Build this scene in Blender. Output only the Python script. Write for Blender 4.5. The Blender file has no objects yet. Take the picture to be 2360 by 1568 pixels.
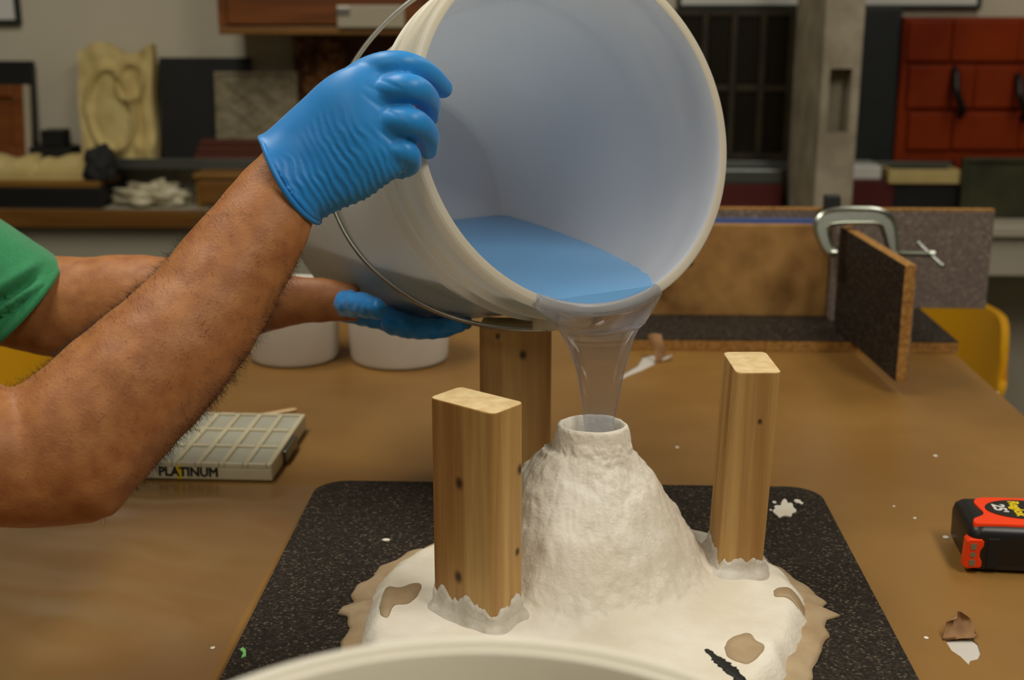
import bpy, bmesh, math, random
import numpy as np
from mathutils import Vector, Matrix, noise as mnoise

# ------------------------------------------------------------------ camera, world, lights, exposure
# World frame: z = 0 is the top of the work table, y runs along the table, metres.
S = bpy.context.scene
COL = S.collection
F, CX, CY = 2917.0, 1180.0, 784.0
PITCH, YAW, CAMH = math.radians(15.13), math.radians(2.08), 0.485
cd = bpy.data.cameras.new('camera')
cam = bpy.data.objects.new('camera', cd)
COL.objects.link(cam)
cd.sensor_width = 36.0
cd.lens = 36.0 * F / 2360.0
cd.clip_start = 0.02
cam.location = (0, 0, CAMH)
cam.rotation_euler = (math.pi / 2 - PITCH, 0, YAW)
cd.dof.use_dof = True
cd.dof.focus_distance = 0.98
cd.dof.aperture_fstop = 6.3
S.camera = cam

S.view_settings.view_transform = 'Standard'
S.view_settings.look = 'None'
S.view_settings.exposure = 0.0
S.view_settings.gamma = 1.0
S.view_settings.use_curve_mapping = False

wd = bpy.data.worlds.new('world')
S.world = wd
wd.use_nodes = True
wd.node_tree.nodes['Background'].inputs[0].default_value = (1.0, 0.93, 0.82, 1)
wd.node_tree.nodes['Background'].inputs[1].default_value = 0.06

CEIL = 1.95
LAMPS = [  # x, y, size along x, size along y, watts
    (0.95, 0.10, 0.30, 1.25, 29.0),
    (-0.75, 1.30, 0.30, 1.25, 23.0),
    (1.20, 1.95, 0.30, 1.25, 9.0),  # unseen lamp, added as back right fill
    (-0.80, -0.90, 0.30, 1.25, 11.0),  # unseen lamp, added to brighten the bucket from the left front
]
for i, (lx, ly, sx, sy, w) in enumerate(LAMPS):
    ld = bpy.data.lights.new('tube_light', 'AREA')
    ld.shape = 'RECTANGLE'
    ld.size, ld.size_y = sx, sy
    ld.energy = w
    ld.color = (1.0, 0.945, 0.84)
    lo = bpy.data.objects.new('tube_light', ld)
    lo.location = (lx, ly, CEIL - 0.085)
    COL.objects.link(lo)

# ------------------------------------------------------------------ helpers
dv = np.array([-math.sin(YAW) * math.cos(PITCH), math.cos(YAW) * math.cos(PITCH), -math.sin(PITCH)])
rv = np.array([math.cos(YAW), math.sin(YAW), 0.0])
uv = np.cross(rv, dv)
C0 = np.array([0, 0, CAMH])


def ray(x, y):
    return dv + rv * (x - CX) / F - uv * (y - CY) / F


def atz(x, y, z=0.0):          # where a sight line meets the level z
    v = ray(x, y)
    return C0 + v * (z - CAMH) / v[2]


def atY(x, y, Y):              # ... or the upright plane at distance Y
    v = ray(x, y)
    return C0 + v * Y / v[1]


def atd(x, y, D):
    return C0 + ray(x, y) * D


def rgb(r, g, b):
    f = lambda c: (c / 255 / 12.92) if c / 255 <= 0.04045 else ((c / 255 + 0.055) / 1.055) ** 2.4
    return (f(r), f(g), f(b), 1.0)


def tag(o, label=None, cat=None, group=None, kind=None):
    if label: o['label'] = label
    if cat: o['category'] = cat
    if group: o['group'] = group
    if kind: o['kind'] = kind
    return o


def empty(name, loc, label=None, cat=None, group=None):
    o = bpy.data.objects.new(name, None)
    o.location = Vector([float(a) for a in loc])
    o.empty_display_size = 0.05
    COL.objects.link(o)
    return tag(o, label, cat, group)


def wloc(o):
    v = Vector((0, 0, 0))
    while o is not None:
        v += o.location
        o = o.parent
    return np.array(v)


def mesh(name, V, Fc, mat, parent=None, smooth=True, angle=None):
    """V in world coordinates."""
    V = np.asarray(V, float).reshape(-1, 3)
    off = wloc(parent) if parent else np.zeros(3)
    m = bpy.data.meshes.new(name)
    m.from_pydata((V - off).tolist(), [], [tuple(int(i) for i in f) for f in Fc])
    bm = bmesh.new(); bm.from_mesh(m)
    bmesh.ops.recalc_face_normals(bm, faces=bm.faces)
    if angle is not None:
        for e in bm.edges:
            if len(e.link_faces) == 2 and e.calc_face_angle(0) > math.radians(angle):
                e.smooth = False
    bm.to_mesh(m); bm.free()
    if smooth:
        m.shade_smooth() if angle is None else [setattr(p, 'use_smooth', True) for p in m.polygons]
    o = bpy.data.objects.new(name, m)
    COL.objects.link(o)
    if mat: m.materials.append(mat)
    if parent: o.parent = parent
    return o


def copy_obj(o, parent=None, loc=None):
    c = o.copy(); COL.objects.link(c)
    if parent: c.parent = parent
    if loc is not None: c.location = loc
    return c


def bm_to(name, bm, mat, parent=None, smooth=False):
    m = bpy.data.meshes.new(name)
    off = wloc(parent) if parent else np.zeros(3)
    bmesh.ops.translate(bm, verts=bm.verts, vec=Vector((-off).tolist()))
    bmesh.ops.recalc_face_normals(bm, faces=bm.faces)
    bm.to_mesh(m); bm.free()
    if smooth:
        for p in m.polygons: p.use_smooth = True
    o = bpy.data.objects.new(name, m); COL.objects.link(o)
    m.materials.append(mat)
    if parent: o.parent = parent
    return o


def box(name, lo, hi, mat, parent=None, bevel=0.0015, M=None, seg=2):
    """Bevelled box; M optionally transforms it (about the world origin)."""
    bm = bmesh.new()
    bmesh.ops.create_cube(bm, size=1.0)
    lo, hi = np.array(lo, float), np.array(hi, float)
    for v in bm.verts:
        v.co = Vector(((lo + hi) / 2 + np.array(v.co) * (hi - lo)).tolist())
    if bevel:
        bmesh.ops.bevel(bm, geom=list(bm.edges), offset=min(bevel, 0.45 * float((hi - lo).min())), segments=seg, affect='EDGES', profile=0.5)
    if M is not None: bm.transform(M)
    return bm_to(name, bm, mat, parent)


def prism(name, pts, z0, z1, mat, parent=None, bevel=0.0, M=None, seg=2):
    """Extruded outline (x, y) between z0 and z1."""
    bm = bmesh.new()
    a = [bm.verts.new((p[0], p[1], z0)) for p in pts]
    f = bm.faces.new(a)
    r = bmesh.ops.extrude_face_region(bm, geom=[f])
    top = [g for g in r['geom'] if isinstance(g, bmesh.types.BMVert)]
    for v in top: v.co.z = z1
    if bevel:
        es = [e for e in bm.edges if len(e.link_faces) == 2 and e.calc_face_angle(0) > 0.9]
        bmesh.ops.bevel(bm, geom=es, offset=bevel, segments=seg, affect='EDGES', profile=0.5)
    if M is not None: bm.transform(M)
    return bm_to(name, bm, mat, parent)


def rrect(x0, x1, y0, y1, r, n=8):
    P = []
    for cx, cy, a in ((x1 - r, y1 - r, 0), (x0 + r, y1 - r, 90), (x0 + r, y0 + r, 180), (x1 - r, y0 + r, 270)):
        for k in range(n + 1):
            t = math.radians(a + 90 * k / n)
            P.append((cx + r * math.cos(t), cy + r * math.sin(t)))
    return P


def cat(P, n):
    """Catmull-Rom resample of rows of P to n rows."""
    P = np.asarray(P, float)
    m = len(P)
    t = np.linspace(0, m - 1, n)
    i = np.minimum(t.astype(int), m - 2)
    u = (t - i)[:, None]
    Q = np.vstack([2 * P[0] - P[1], P, 2 * P[-1] - P[-2]])
    p0, p1, p2, p3 = Q[i], Q[i + 1], Q[i + 2], Q[i + 3]
    return 0.5 * (2 * p1 + (p2 - p0) * u + (2 * p0 - 5 * p1 + 4 * p2 - p3) * u ** 2 + (3 * p1 - p0 - 3 * p2 + p3) * u ** 3)


def rings_faces(nr, nc, closed=True, caps=True, base=0):
    Fc = []
    for i in range(nr - 1):
        for j in range(nc if closed else nc - 1):
            a = base + i * nc + j
            b = base + i * nc + (j + 1) % nc
            Fc.append((a, b, b + nc, a + nc))
    if caps:
        Fc.append(tuple(base + j for j in range(nc))[::-1])
        Fc.append(tuple(base + (nr - 1) * nc + j for j in range(nc)))
    return Fc


def tube_geo(P, R, nc=12, n=None):
    P = np.asarray(P, float)
    R = np.broadcast_to(np.asarray(R, float), (len(P),)).copy()
    if n:
        Q = cat(np.c_[P, R], n); P, R = Q[:, :3], Q[:, 3]
    T = np.gradient(P, axis=0)
    T /= np.linalg.norm(T, axis=1)[:, None]
    up = np.array([0, 0, 1.0]) if abs(T[0][2]) < 0.9 else np.array([1.0, 0, 0])
    N = np.cross(T[0], up); N /= np.linalg.norm(N)
    V = []
    for k in range(len(P)):
        N = N - T[k] * (N @ T[k]); N /= np.linalg.norm(N)
        B = np.cross(T[k], N)
        a = np.arange(nc) * 2 * math.pi / nc
        V.append(P[k] + R[k] * (np.outer(np.cos(a), N) + np.outer(np.sin(a), B)))
    return np.vstack(V), rings_faces(len(P), nc)


def capsule_geo(P, R, nc=16, n=24):
    """Tube with rounded ends."""
    P = np.asarray(P, float); R = np.asarray(R, float)
    Q = cat(np.c_[P, R], n)
    P, R = Q[:, :3], Q[:, 3]
    t0 = P[0] - P[1]; t0 /= np.linalg.norm(t0)
    t1 = P[-1] - P[-2]; t1 /= np.linalg.norm(t1)
    ks = np.array([0.98, 0.85, 0.6, 0.3])
    A = [(P[0] + t0 * R[0] * k, R[0] * math.sqrt(1 - k * k)) for k in ks]
    Z = [(P[-1] + t1 * R[-1] * k, R[-1] * math.sqrt(1 - k * k)) for k in ks[::-1]]
    PP = np.array([a[0] for a in A] + list(P) + [a[0] for a in Z])
    RR = np.array([a[1] for a in A] + list(R) + [a[1] for a in Z])
    return tube_geo(PP, RR, nc)


def tube(name, P, R, mat, parent=None, nc=12, n=None):
    V, Fc = tube_geo(P, R, nc, n)
    return mesh(name, V, Fc, mat, parent, True, 50)


def lathe(name, prof, mat, parent=None, o=(0, 0, 0), ax=(0, 0, 1), nc=96, angle=35, close=False, cap='both'):
    """prof rows (height along ax, radius)."""
    ax = np.array(ax, float); ax /= np.linalg.norm(ax)
    h = np.array([0, 0, 1.0]) if abs(ax[2]) < 0.95 else np.array([1.0, 0, 0])
    a = np.cross(ax, h); a /= np.linalg.norm(a)
    b = np.cross(a, ax)
    t = np.arange(nc) * 2 * math.pi / nc
    V = np.vstack([np.array(o) + ax * s + r * (np.outer(np.cos(t), a) + np.outer(np.sin(t), b)) for s, r in prof])
    Fc = rings_faces(len(prof), nc, caps=not close)
    if cap == 'first': Fc.pop(-1)
    if cap == 'last': Fc.pop(-2)
    if close:
        L = (len(prof) - 1) * nc
        Fc += [(L + j, L + (j + 1) % nc, (j + 1) % nc, j) for j in range(nc)]
    return mesh(name, V, Fc, mat, parent, True, angle)


def loft_geo(secs, nc=40, n=60, power=2.0):
    """secs: rows (A, B, thick, lean) with A, B end points (3d) across, thick half thickness."""
    rows = []
    for A, B, th in secs:
        rows.append(np.r_[A, B, th])
    Q = cat(rows, n)
    A, B, th = Q[:, :3], Q[:, 3:6], Q[:, 6]
    M = (A + B) / 2
    T = np.gradient(M, axis=0)
    V = []
    a = np.arange(nc) * 2 * math.pi / nc
    ca, sa = np.cos(a), np.sin(a)
    ca = np.sign(ca) * np.abs(ca) ** (2 / power); sa = np.sign(sa) * np.abs(sa) ** (2 / power)
    for k in range(n):
        h = (B[k] - A[k]) / 2
        w = np.cross(T[k], h); w /= np.linalg.norm(w)
        V.append(M[k] + np.outer(ca, h) + th[k] * np.outer(sa, w))
    return np.vstack(V), rings_faces(n, nc)


def fuse(geos, voxel, smooth_it=6, factor=0.5):
    """Union of closed shapes as one continuous surface; returns verts, faces, normals."""
    V, Fc, b = [], [], 0
    for v, f in geos:
        V.append(np.asarray(v)); Fc += [tuple(int(i) + b for i in q) for q in f]; b += len(v)
    m = bpy.data.meshes.new('tmp')
    m.from_pydata(np.vstack(V).tolist(), [], Fc)
    bm = bmesh.new(); bm.from_mesh(m); bmesh.ops.recalc_face_normals(bm, faces=bm.faces); bm.to_mesh(m); bm.free()
    o = bpy.data.objects.new('tmp', m); COL.objects.link(o)
    r = o.modifiers.new('r', 'REMESH'); r.mode = 'VOXEL'; r.voxel_size = voxel; r.adaptivity = 0
    s = o.modifiers.new('s', 'SMOOTH'); s.iterations = smooth_it; s.factor = factor
    bpy.context.view_layer.update()
    dg = bpy.context.evaluated_depsgraph_get()
    me = bpy.data.meshes.new_from_object(o.evaluated_get(dg))
    nv = len(me.vertices)
    co = np.empty(nv * 3); me.vertices.foreach_get('co', co)
    no = np.empty(nv * 3); me.vertices.foreach_get('normal', no)
    faces = [tuple(p.vertices) for p in me.polygons]
    bpy.data.objects.remove(o); bpy.data.meshes.remove(m); bpy.data.meshes.remove(me)
    return co.reshape(-1, 3), faces, no.reshape(-1, 3)


def nz(p, s, seed=0.0):
    return mnoise.noise(Vector((p[0] * s + seed, p[1] * s - seed, p[2] * s + 0.37 * seed)))


def fbm(p, s, o=4, seed=0.0):
    return mnoise.fractal(Vector((p[0] * s + seed, p[1] * s, p[2] * s)), 0.9, 2.0, o)


def text_mesh(name, body, size, mat, parent, M, depth=0.0004, width=1.0, bold=0.0):
    cu = bpy.data.curves.new(name, 'FONT')
    cu.body = body; cu.size = size; cu.extrude = depth; cu.offset = max(bold, 0.0); cu.bevel_depth = max(-bold, 0.0)
    cu.align_x = 'CENTER'; cu.align_y = 'CENTER'
    cu.resolution_u = 3
    o = bpy.data.objects.new(name, cu); COL.objects.link(o)
    bpy.context.view_layer.update()
    dg = bpy.context.evaluated_depsgraph_get()
    me = bpy.data.meshes.new_from_object(o.evaluated_get(dg))
    bpy.data.objects.remove(o)
    me.transform(Matrix.Diagonal((width, 1, 1, 1)))
    me.transform(M)
    off = wloc(parent)
    me.transform(Matrix.Translation(Vector((-off).tolist())))
    me.materials.clear(); me.materials.append(mat)
    t = bpy.data.objects.new(name, me); COL.objects.link(t); t.parent = parent
    return t


# ------------------------------------------------------------------ materials
def mat(name, col, rough=0.5, metal=0.0, col2=None, nscale=20.0, stretch=(1, 1, 1), bump=0.0, bscale=200.0,
        bdist=0.001, ramp=(0.35, 0.65), spec=0.5, sss=0.0, sheen=0.0, coat=0.0, detail=4.0, trans=0.0, ior=1.45):
    m = bpy.data.materials.new(name)
    m.use_nodes = True
    nt = m.node_tree; N = nt.nodes; L = nt.links
    b = N['Principled BSDF']
    b.inputs['Base Color'].default_value = col
    b.inputs['Roughness'].default_value = rough
    b.inputs['Metallic'].default_value = metal
    b.inputs['Specular IOR Level'].default_value = spec
    b.inputs['Sheen Weight'].default_value = sheen
    b.inputs['Coat Weight'].default_value = coat
    b.inputs['IOR'].default_value = ior
    b.inputs['Transmission Weight'].default_value = trans
    if sss:
        b.inputs['Subsurface Weight'].default_value = sss
        b.inputs['Subsurface Radius'].default_value = (1.0, 0.4, 0.2)
        b.inputs['Subsurface Scale'].default_value = 0.006
    tc = N.new('ShaderNodeTexCoord')
    mp = N.new('ShaderNodeMapping'); mp.inputs['Scale'].default_value = stretch
    L.new(tc.outputs['Object'], mp.inputs['Vector'])
    if col2 is not None:
        n = N.new('ShaderNodeTexNoise'); n.inputs['Scale'].default_value = nscale; n.inputs['Detail'].default_value = detail
        r = N.new('ShaderNodeValToRGB')
        r.color_ramp.elements[0].position, r.color_ramp.elements[1].position = ramp
        r.color_ramp.elements[0].color = col; r.color_ramp.elements[1].color = col2
        L.new(mp.outputs[0], n.inputs['Vector']); L.new(n.outputs['Fac'], r.inputs[0])
        L.new(r.outputs[0], b.inputs['Base Color'])
    if bump:
        n2 = N.new('ShaderNodeTexNoise'); n2.inputs['Scale'].default_value = bscale; n2.inputs['Detail'].default_value = 5
        bp = N.new('ShaderNodeBump'); bp.inputs['Strength'].default_value = bump; bp.inputs['Distance'].default_value = bdist
        L.new(mp.outputs[0], n2.inputs['Vector']); L.new(n2.outputs['Fac'], bp.inputs['Height']); L.new(bp.outputs[0], b.inputs['Normal'])
    return m


def wood(name, c1, c2, rough=0.55, axis=2, knots=(), dens=1.0):
    """Straight pine grain along an axis, optional knots given in object space."""
    m = bpy.data.materials.new(name); m.use_nodes = True
    nt = m.node_tree; N = nt.nodes; L = nt.links
    b = N['Principled BSDF']; b.inputs['Roughness'].default_value = rough
    tc = N.new('ShaderNodeTexCoord')
    mp = N.new('ShaderNodeMapping')
    sc = [60.0 * dens] * 3; sc[axis] = 2.2
    mp.inputs['Scale'].default_value = sc
    L.new(tc.outputs['Object'], mp.inputs['Vector'])
    n = N.new('ShaderNodeTexNoise'); n.inputs['Scale'].default_value = 1.0; n.inputs['Detail'].default_value = 3; n.inputs['Distortion'].default_value = 0.4
    L.new(mp.outputs[0], n.inputs['Vector'])
    r = N.new('ShaderNodeValToRGB')
    r.color_ramp.elements[0].position, r.color_ramp.elements[1].position = 0.32, 0.68
    r.color_ramp.elements[0].color = c2; r.color_ramp.elements[1].color = c1
    L.new(n.outputs['Fac'], r.inputs[0])
    mp2 = N.new('ShaderNodeMapping'); sc2 = [900.0] * 3; sc2[axis] = 25.0
    mp2.inputs['Scale'].default_value = sc2
    L.new(tc.outputs['Object'], mp2.inputs['Vector'])
    n2 = N.new('ShaderNodeTexNoise'); n2.inputs['Scale'].default_value = 1.0; n2.inputs['Detail'].default_value = 2
    L.new(mp2.outputs[0], n2.inputs['Vector'])
    mx = N.new('ShaderNodeMixRGB'); mx.blend_type = 'MULTIPLY'; mx.inputs[0].default_value = 0.3
    L.new(r.outputs[0], mx.inputs[1]); L.new(n2.outputs['Fac'], mx.inputs[2])
    g = N.new('ShaderNodeGamma'); g.inputs[1].default_value = 0.92
    L.new(mx.outputs[0], g.inputs[0])
    last = g.outputs[0]
    for kx, ky, kz, kr in knots:
        d = N.new('ShaderNodeVectorMath'); d.operation = 'SUBTRACT'; d.inputs[1].default_value = (kx, ky, kz)
        L.new(tc.outputs['Object'], d.inputs[0])
        s = N.new('ShaderNodeVectorMath'); s.operation = 'MULTIPLY'
        q = [1.0, 1.0, 1.0]; q[axis] = 0.75; s.inputs[1].default_value = q
        L.new(d.outputs[0], s.inputs[0])
        ln = N.new('ShaderNodeVectorMath'); ln.operation = 'LENGTH'; L.new(s.outputs[0], ln.inputs[0])
        mr = N.new('ShaderNodeMapRange'); mr.inputs[1].default_value = kr * 0.45; mr.inputs[2].default_value = kr * 1.6
        mr.inputs[3].default_value = 0.95; mr.inputs[4].default_value = 0.0
        L.new(ln.outputs['Value'], mr.inputs[0])
        k = N.new('ShaderNodeMixRGB'); k.inputs[2].default_value = rgb(58, 34, 14)
        L.new(mr.outputs[0], k.inputs[0]); L.new(last, k.inputs[1]); last = k.outputs[0]
    L.new(last, b.inputs['Base Color'])
    bp = N.new('ShaderNodeBump'); bp.inputs['Strength'].default_value = 0.25; bp.inputs['Distance'].default_value = 0.0006
    L.new(n2.outputs['Fac'], bp.inputs['Height']); L.new(bp.outputs[0], b.inputs['Normal'])
    return m


def speckle(name, base, mid, light, scale=420.0, rough=0.6, f=(0.40, 0.62, 0.72)):
    m = bpy.data.materials.new(name); m.use_nodes = True
    nt = m.node_tree; N = nt.nodes; L = nt.links
    b = N['Principled BSDF']; b.inputs['Roughness'].default_value = rough; b.inputs['Specular IOR Level'].default_value = 0.12
    tc = N.new('ShaderNodeTexCoord')
    v = N.new('ShaderNodeTexVoronoi'); v.inputs['Scale'].default_value = scale; v.feature = 'F1'
    L.new(tc.outputs['Object'], v.inputs['Vector'])
    sp = N.new('ShaderNodeSeparateColor'); L.new(v.outputs['Color'], sp.inputs[0])
    r = N.new('ShaderNodeValToRGB'); r.color_ramp.interpolation = 'CONSTANT'
    e = r.color_ramp.elements
    e[0].position = 0; e[0].color = base
    e[1].position = f[1]; e[1].color = mid
    x = e.new(0.92); x.color = light
    L.new(sp.outputs[0], r.inputs[0])
    n = N.new('ShaderNodeTexNoise'); n.inputs['Scale'].default_value = scale * 0.6; L.new(tc.outputs['Object'], n.inputs['Vector'])
    mx = N.new('ShaderNodeMixRGB'); mx.blend_type = 'MULTIPLY'; mx.inputs[0].default_value = 0.6
    L.new(r.outputs[0], mx.inputs[1]); L.new(n.outputs['Fac'], mx.inputs[2])
    g = N.new('ShaderNodeGamma'); g.inputs[1].default_value = 0.85; L.new(mx.outputs[0], g.inputs[0])
    L.new(g.outputs[0], b.inputs['Base Color'])
    return m


def plastic(name, col, transl=0.22, rough=0.32, col_in=None):
    """Milky polyethylene; optional bluish film on the inner face, thinner towards the mouth."""
    m = bpy.data.materials.new(name); m.use_nodes = True
    nt = m.node_tree; N = nt.nodes; L = nt.links
    b = N['Principled BSDF']; b.inputs['Roughness'].default_value = rough; b.inputs['Base Color'].default_value = col
    t = N.new('ShaderNodeBsdfTranslucent'); t.inputs[0].default_value = col
    mx = N.new('ShaderNodeMixShader'); mx.inputs[0].default_value = transl
    out = N['Material Output']
    L.new(b.outputs[0], mx.inputs[1]); L.new(t.outputs[0], mx.inputs[2]); L.new(mx.outputs[0], out.inputs[0])
    tc = N.new('ShaderNodeTexCoord')
    n = N.new('ShaderNodeTexNoise'); n.inputs['Scale'].default_value = 14; L.new(tc.outputs['Object'], n.inputs['Vector'])
    r = N.new('ShaderNodeValToRGB'); r.color_ramp.elements[0].color = tuple(c * 0.9 for c in col[:3]) + (1,); r.color_ramp.elements[1].color = col
    L.new(n.outputs['Fac'], r.inputs[0])
    L.new(r.outputs[0], b.inputs['Base Color'])
    return m


MAT = dict(
    floor=mat('floor_concrete', rgb(70, 64, 54), 0.6, col2=rgb(52, 47, 39), nscale=3),
    wall=mat('painted_wall', rgb(210, 202, 180), 0.7, col2=rgb(198, 190, 166), nscale=2, bump=0.1, bscale=60),
    ceiling=mat('ceiling_white', rgb(200, 195, 180), 0.8),
    kraft=mat('kraft_paper', rgb(146, 108, 55), 0.36, col2=rgb(130, 93, 44), nscale=5, bump=0.12, bscale=30, bdist=0.002, spec=0.5),
    kraft_in=mat('kraft_torn', rgb(160, 122, 78), 0.7, col2=rgb(138, 98, 60), nscale=60),
    tabletop=mat('white_laminate', rgb(205, 200, 190), 0.4),
    wood_leg=wood('table_wood', rgb(120, 80, 40), rgb(90, 58, 28)),
    melamine=speckle('dark_melamine', rgb(32, 27, 22), rgb(50, 43, 35), rgb(88, 76, 62), 540.0, f=(0, 0.60, 0)),
    melamine_g=speckle('grey_melamine', rgb(118, 102, 92), rgb(134, 118, 106), rgb(160, 142, 128), 300),
    particle=mat('particleboard', rgb(178, 132, 66), 0.8, col2=rgb(140, 96, 42), nscale=160, bump=0.4, bscale=300),
    raw_panel=mat('raw_hardboard', rgb(176, 132, 72), 0.7, col2=rgb(132, 92, 44), nscale=16, bump=0.1),
    plaster=mat('wet_plaster', rgb(240, 234, 220), 0.5, col2=rgb(224, 215, 194), nscale=14, bump=0.35, bscale=340, bdist=0.002),
    plaster_s=mat('smeared_plaster', rgb(214, 208, 196), 0.6, col2=rgb(188, 178, 160), nscale=70, bump=0.5, bscale=260, bdist=0.002),
    clay=mat('beige_clay', rgb(178, 156, 122), 0.6, col2=rgb(158, 132, 98), nscale=30, bump=0.2, bscale=120),
    ink=mat('black_ink', rgb(22, 20, 20), 0.6),
    bucket=plastic('milky_plastic', rgb(250, 243, 224), 0.55),
    bucket_in=plastic('film_and_bounce_plastic', rgb(228, 236, 250), 0.33, 0.28),  # resin film, with blue bounce off the liquid put into the colour
    cup=plastic('white_cup_plastic', rgb(236, 232, 222), 0.15, 0.4),
    pail=plastic('cream_pail_plastic', rgb(236, 230, 212), 0.12, 0.4),
    wire=mat('galvanised_wire', rgb(170, 168, 160), 0.35, 1.0),
    steel=mat('cast_steel', rgb(176, 180, 168), 0.32, 1.0, bump=0.2, bscale=300),
    glove=mat('blue_nitrile', rgb(38, 140, 214), 0.42, col2=rgb(30, 128, 204), nscale=9, spec=0.4, bump=0.06, bscale=900, bdist=0.0004, sheen=0.15),
    skin=mat('skin', rgb(170, 114, 66), 0.5, col2=rgb(146, 90, 52), nscale=75, ramp=(0.36, 0.74), bump=0.35, bscale=520, bdist=0.0012, sss=0.12, spec=0.35, detail=6),
    hair=mat('dark_hair', rgb(48, 34, 22), 0.5),
    shirt=mat('green_cotton', rgb(44, 134, 84), 0.85, col2=rgb(38, 124, 76), nscale=300, bump=0.2, bscale=900, bdist=0.0006, sheen=0.2),
    jeans=mat('dark_denim', rgb(46, 52, 66), 0.9),
    eye=mat('eye_white', rgb(230, 226, 220), 0.2), iris=mat('eye_brown', rgb(60, 38, 22), 0.2),
    lip=mat('lip_skin', rgb(176, 104, 88), 0.5),
    pine=None,
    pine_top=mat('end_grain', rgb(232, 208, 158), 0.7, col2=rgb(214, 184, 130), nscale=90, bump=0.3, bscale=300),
    blackrub=mat('black_rubber', rgb(24, 24, 23), 0.38),
    orange=mat('orange_plastic', rgb(244, 62, 10), 0.35),
    grey_dot=mat('grey_metal_dot', rgb(128, 116, 92), 0.4),
    white_ink=mat('white_print', rgb(220, 214, 208), 0.5),
    yellow_ink=mat('yellow_print', rgb(226, 196, 16), 0.5),
    palette=mat('palette_plastic', rgb(214, 206, 176), 0.35, col2=rgb(204, 194, 162), nscale=30),
    cell=mat('palette_cell', rgb(186, 184, 166), 0.4, col2=rgb(176, 174, 154), nscale=30),
    stick=mat('stick_wood', rgb(222, 190, 140), 0.6),
    black=mat('black_board', rgb(20, 20, 19), 0.5, col2=rgb(26, 25, 23), nscale=10),
    blackgreen=mat('slate_panel', rgb(26, 32, 32), 0.45, col2=rgb(20, 25, 26), nscale=10),
    cream=mat('cream_relief', rgb(214, 194, 132), 0.7, col2=rgb(196, 174, 112), nscale=8),
    tile=mat('stone_tile', rgb(142, 132, 104), 0.7, col2=rgb(116, 106, 82), nscale=40, bump=0.3),
    bronze=mat('bronze_relief', rgb(150, 106, 64), 0.38, 0.35, col2=rgb(86, 54, 28), nscale=22),
    cab=wood('cabinet_wood', rgb(132, 70, 22), rgb(100, 50, 12), 0.4, axis=0, dens=0.6),
    cab_d=wood('oak_box', rgb(150, 104, 34), rgb(116, 78, 22), 0.5, axis=0, dens=0.6),
    redwood=wood('red_brown_board', rgb(96, 42, 22), rgb(70, 28, 14), 0.5, axis=0, dens=0.6),
    counter_edge=wood('counter_oak', rgb(134, 88, 28), rgb(102, 62, 15), 0.45, axis=0, dens=0.5),
    counter=mat('counter_paint', rgb(168, 162, 142), 0.6),
    counter_w=mat('counter_top_pale', rgb(176, 168, 148), 0.45),
    aluminium=mat('brushed_ledge', rgb(120, 124, 118), 0.35, 0.8),
    label=mat('label_plate', rgb(176, 166, 142), 0.4),
    wb=mat('whiteboard', rgb(226, 226, 218), 0.3),
    dark_frame=mat('dark_frame', rgb(40, 42, 38), 0.5),
    concrete=mat('concrete', rgb(164, 154, 132), 0.85, col2=rgb(136, 126, 104), nscale=14, bump=0.4, bscale=60, bdist=0.003),
    sash=mat('dark_sash', rgb(58, 50, 30), 0.5, col2=rgb(44, 37, 22), nscale=20),
    pane=mat('dark_pane', rgb(26, 22, 14), 0.25),
    redp=mat('red_lacquer', rgb(142, 50, 5), 0.55, col2=rgb(118, 36, 3), nscale=5, spec=0.2),
    maroon=mat('maroon_card', rgb(84, 22, 18), 0.6),
    yellow=mat('yellow_plastic', rgb(206, 150, 14), 0.35),
    gold=mat('gilt_frame', rgb(170, 134, 60), 0.4, 0.3),
    paint=mat('dark_painting', rgb(56, 58, 30), 0.5, col2=rgb(40, 40, 22), nscale=12),
    cloth=mat('dark_bag', rgb(34, 36, 34), 0.8, bump=0.5, bscale=60),
    blue_tape=mat('blue_tape', rgb(70, 96, 160), 0.4),
    green_bit=mat('green_scrap', rgb(120, 190, 110), 0.6),
    clearbag=mat('crumpled_plastic', rgb(214, 206, 176), 0.25, col2=rgb(170, 160, 128), nscale=30, bump=0.6, bscale=40, bdist=0.01),
    fixture=mat('lamp_housing', rgb(220, 220, 214), 0.4),
)

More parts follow.
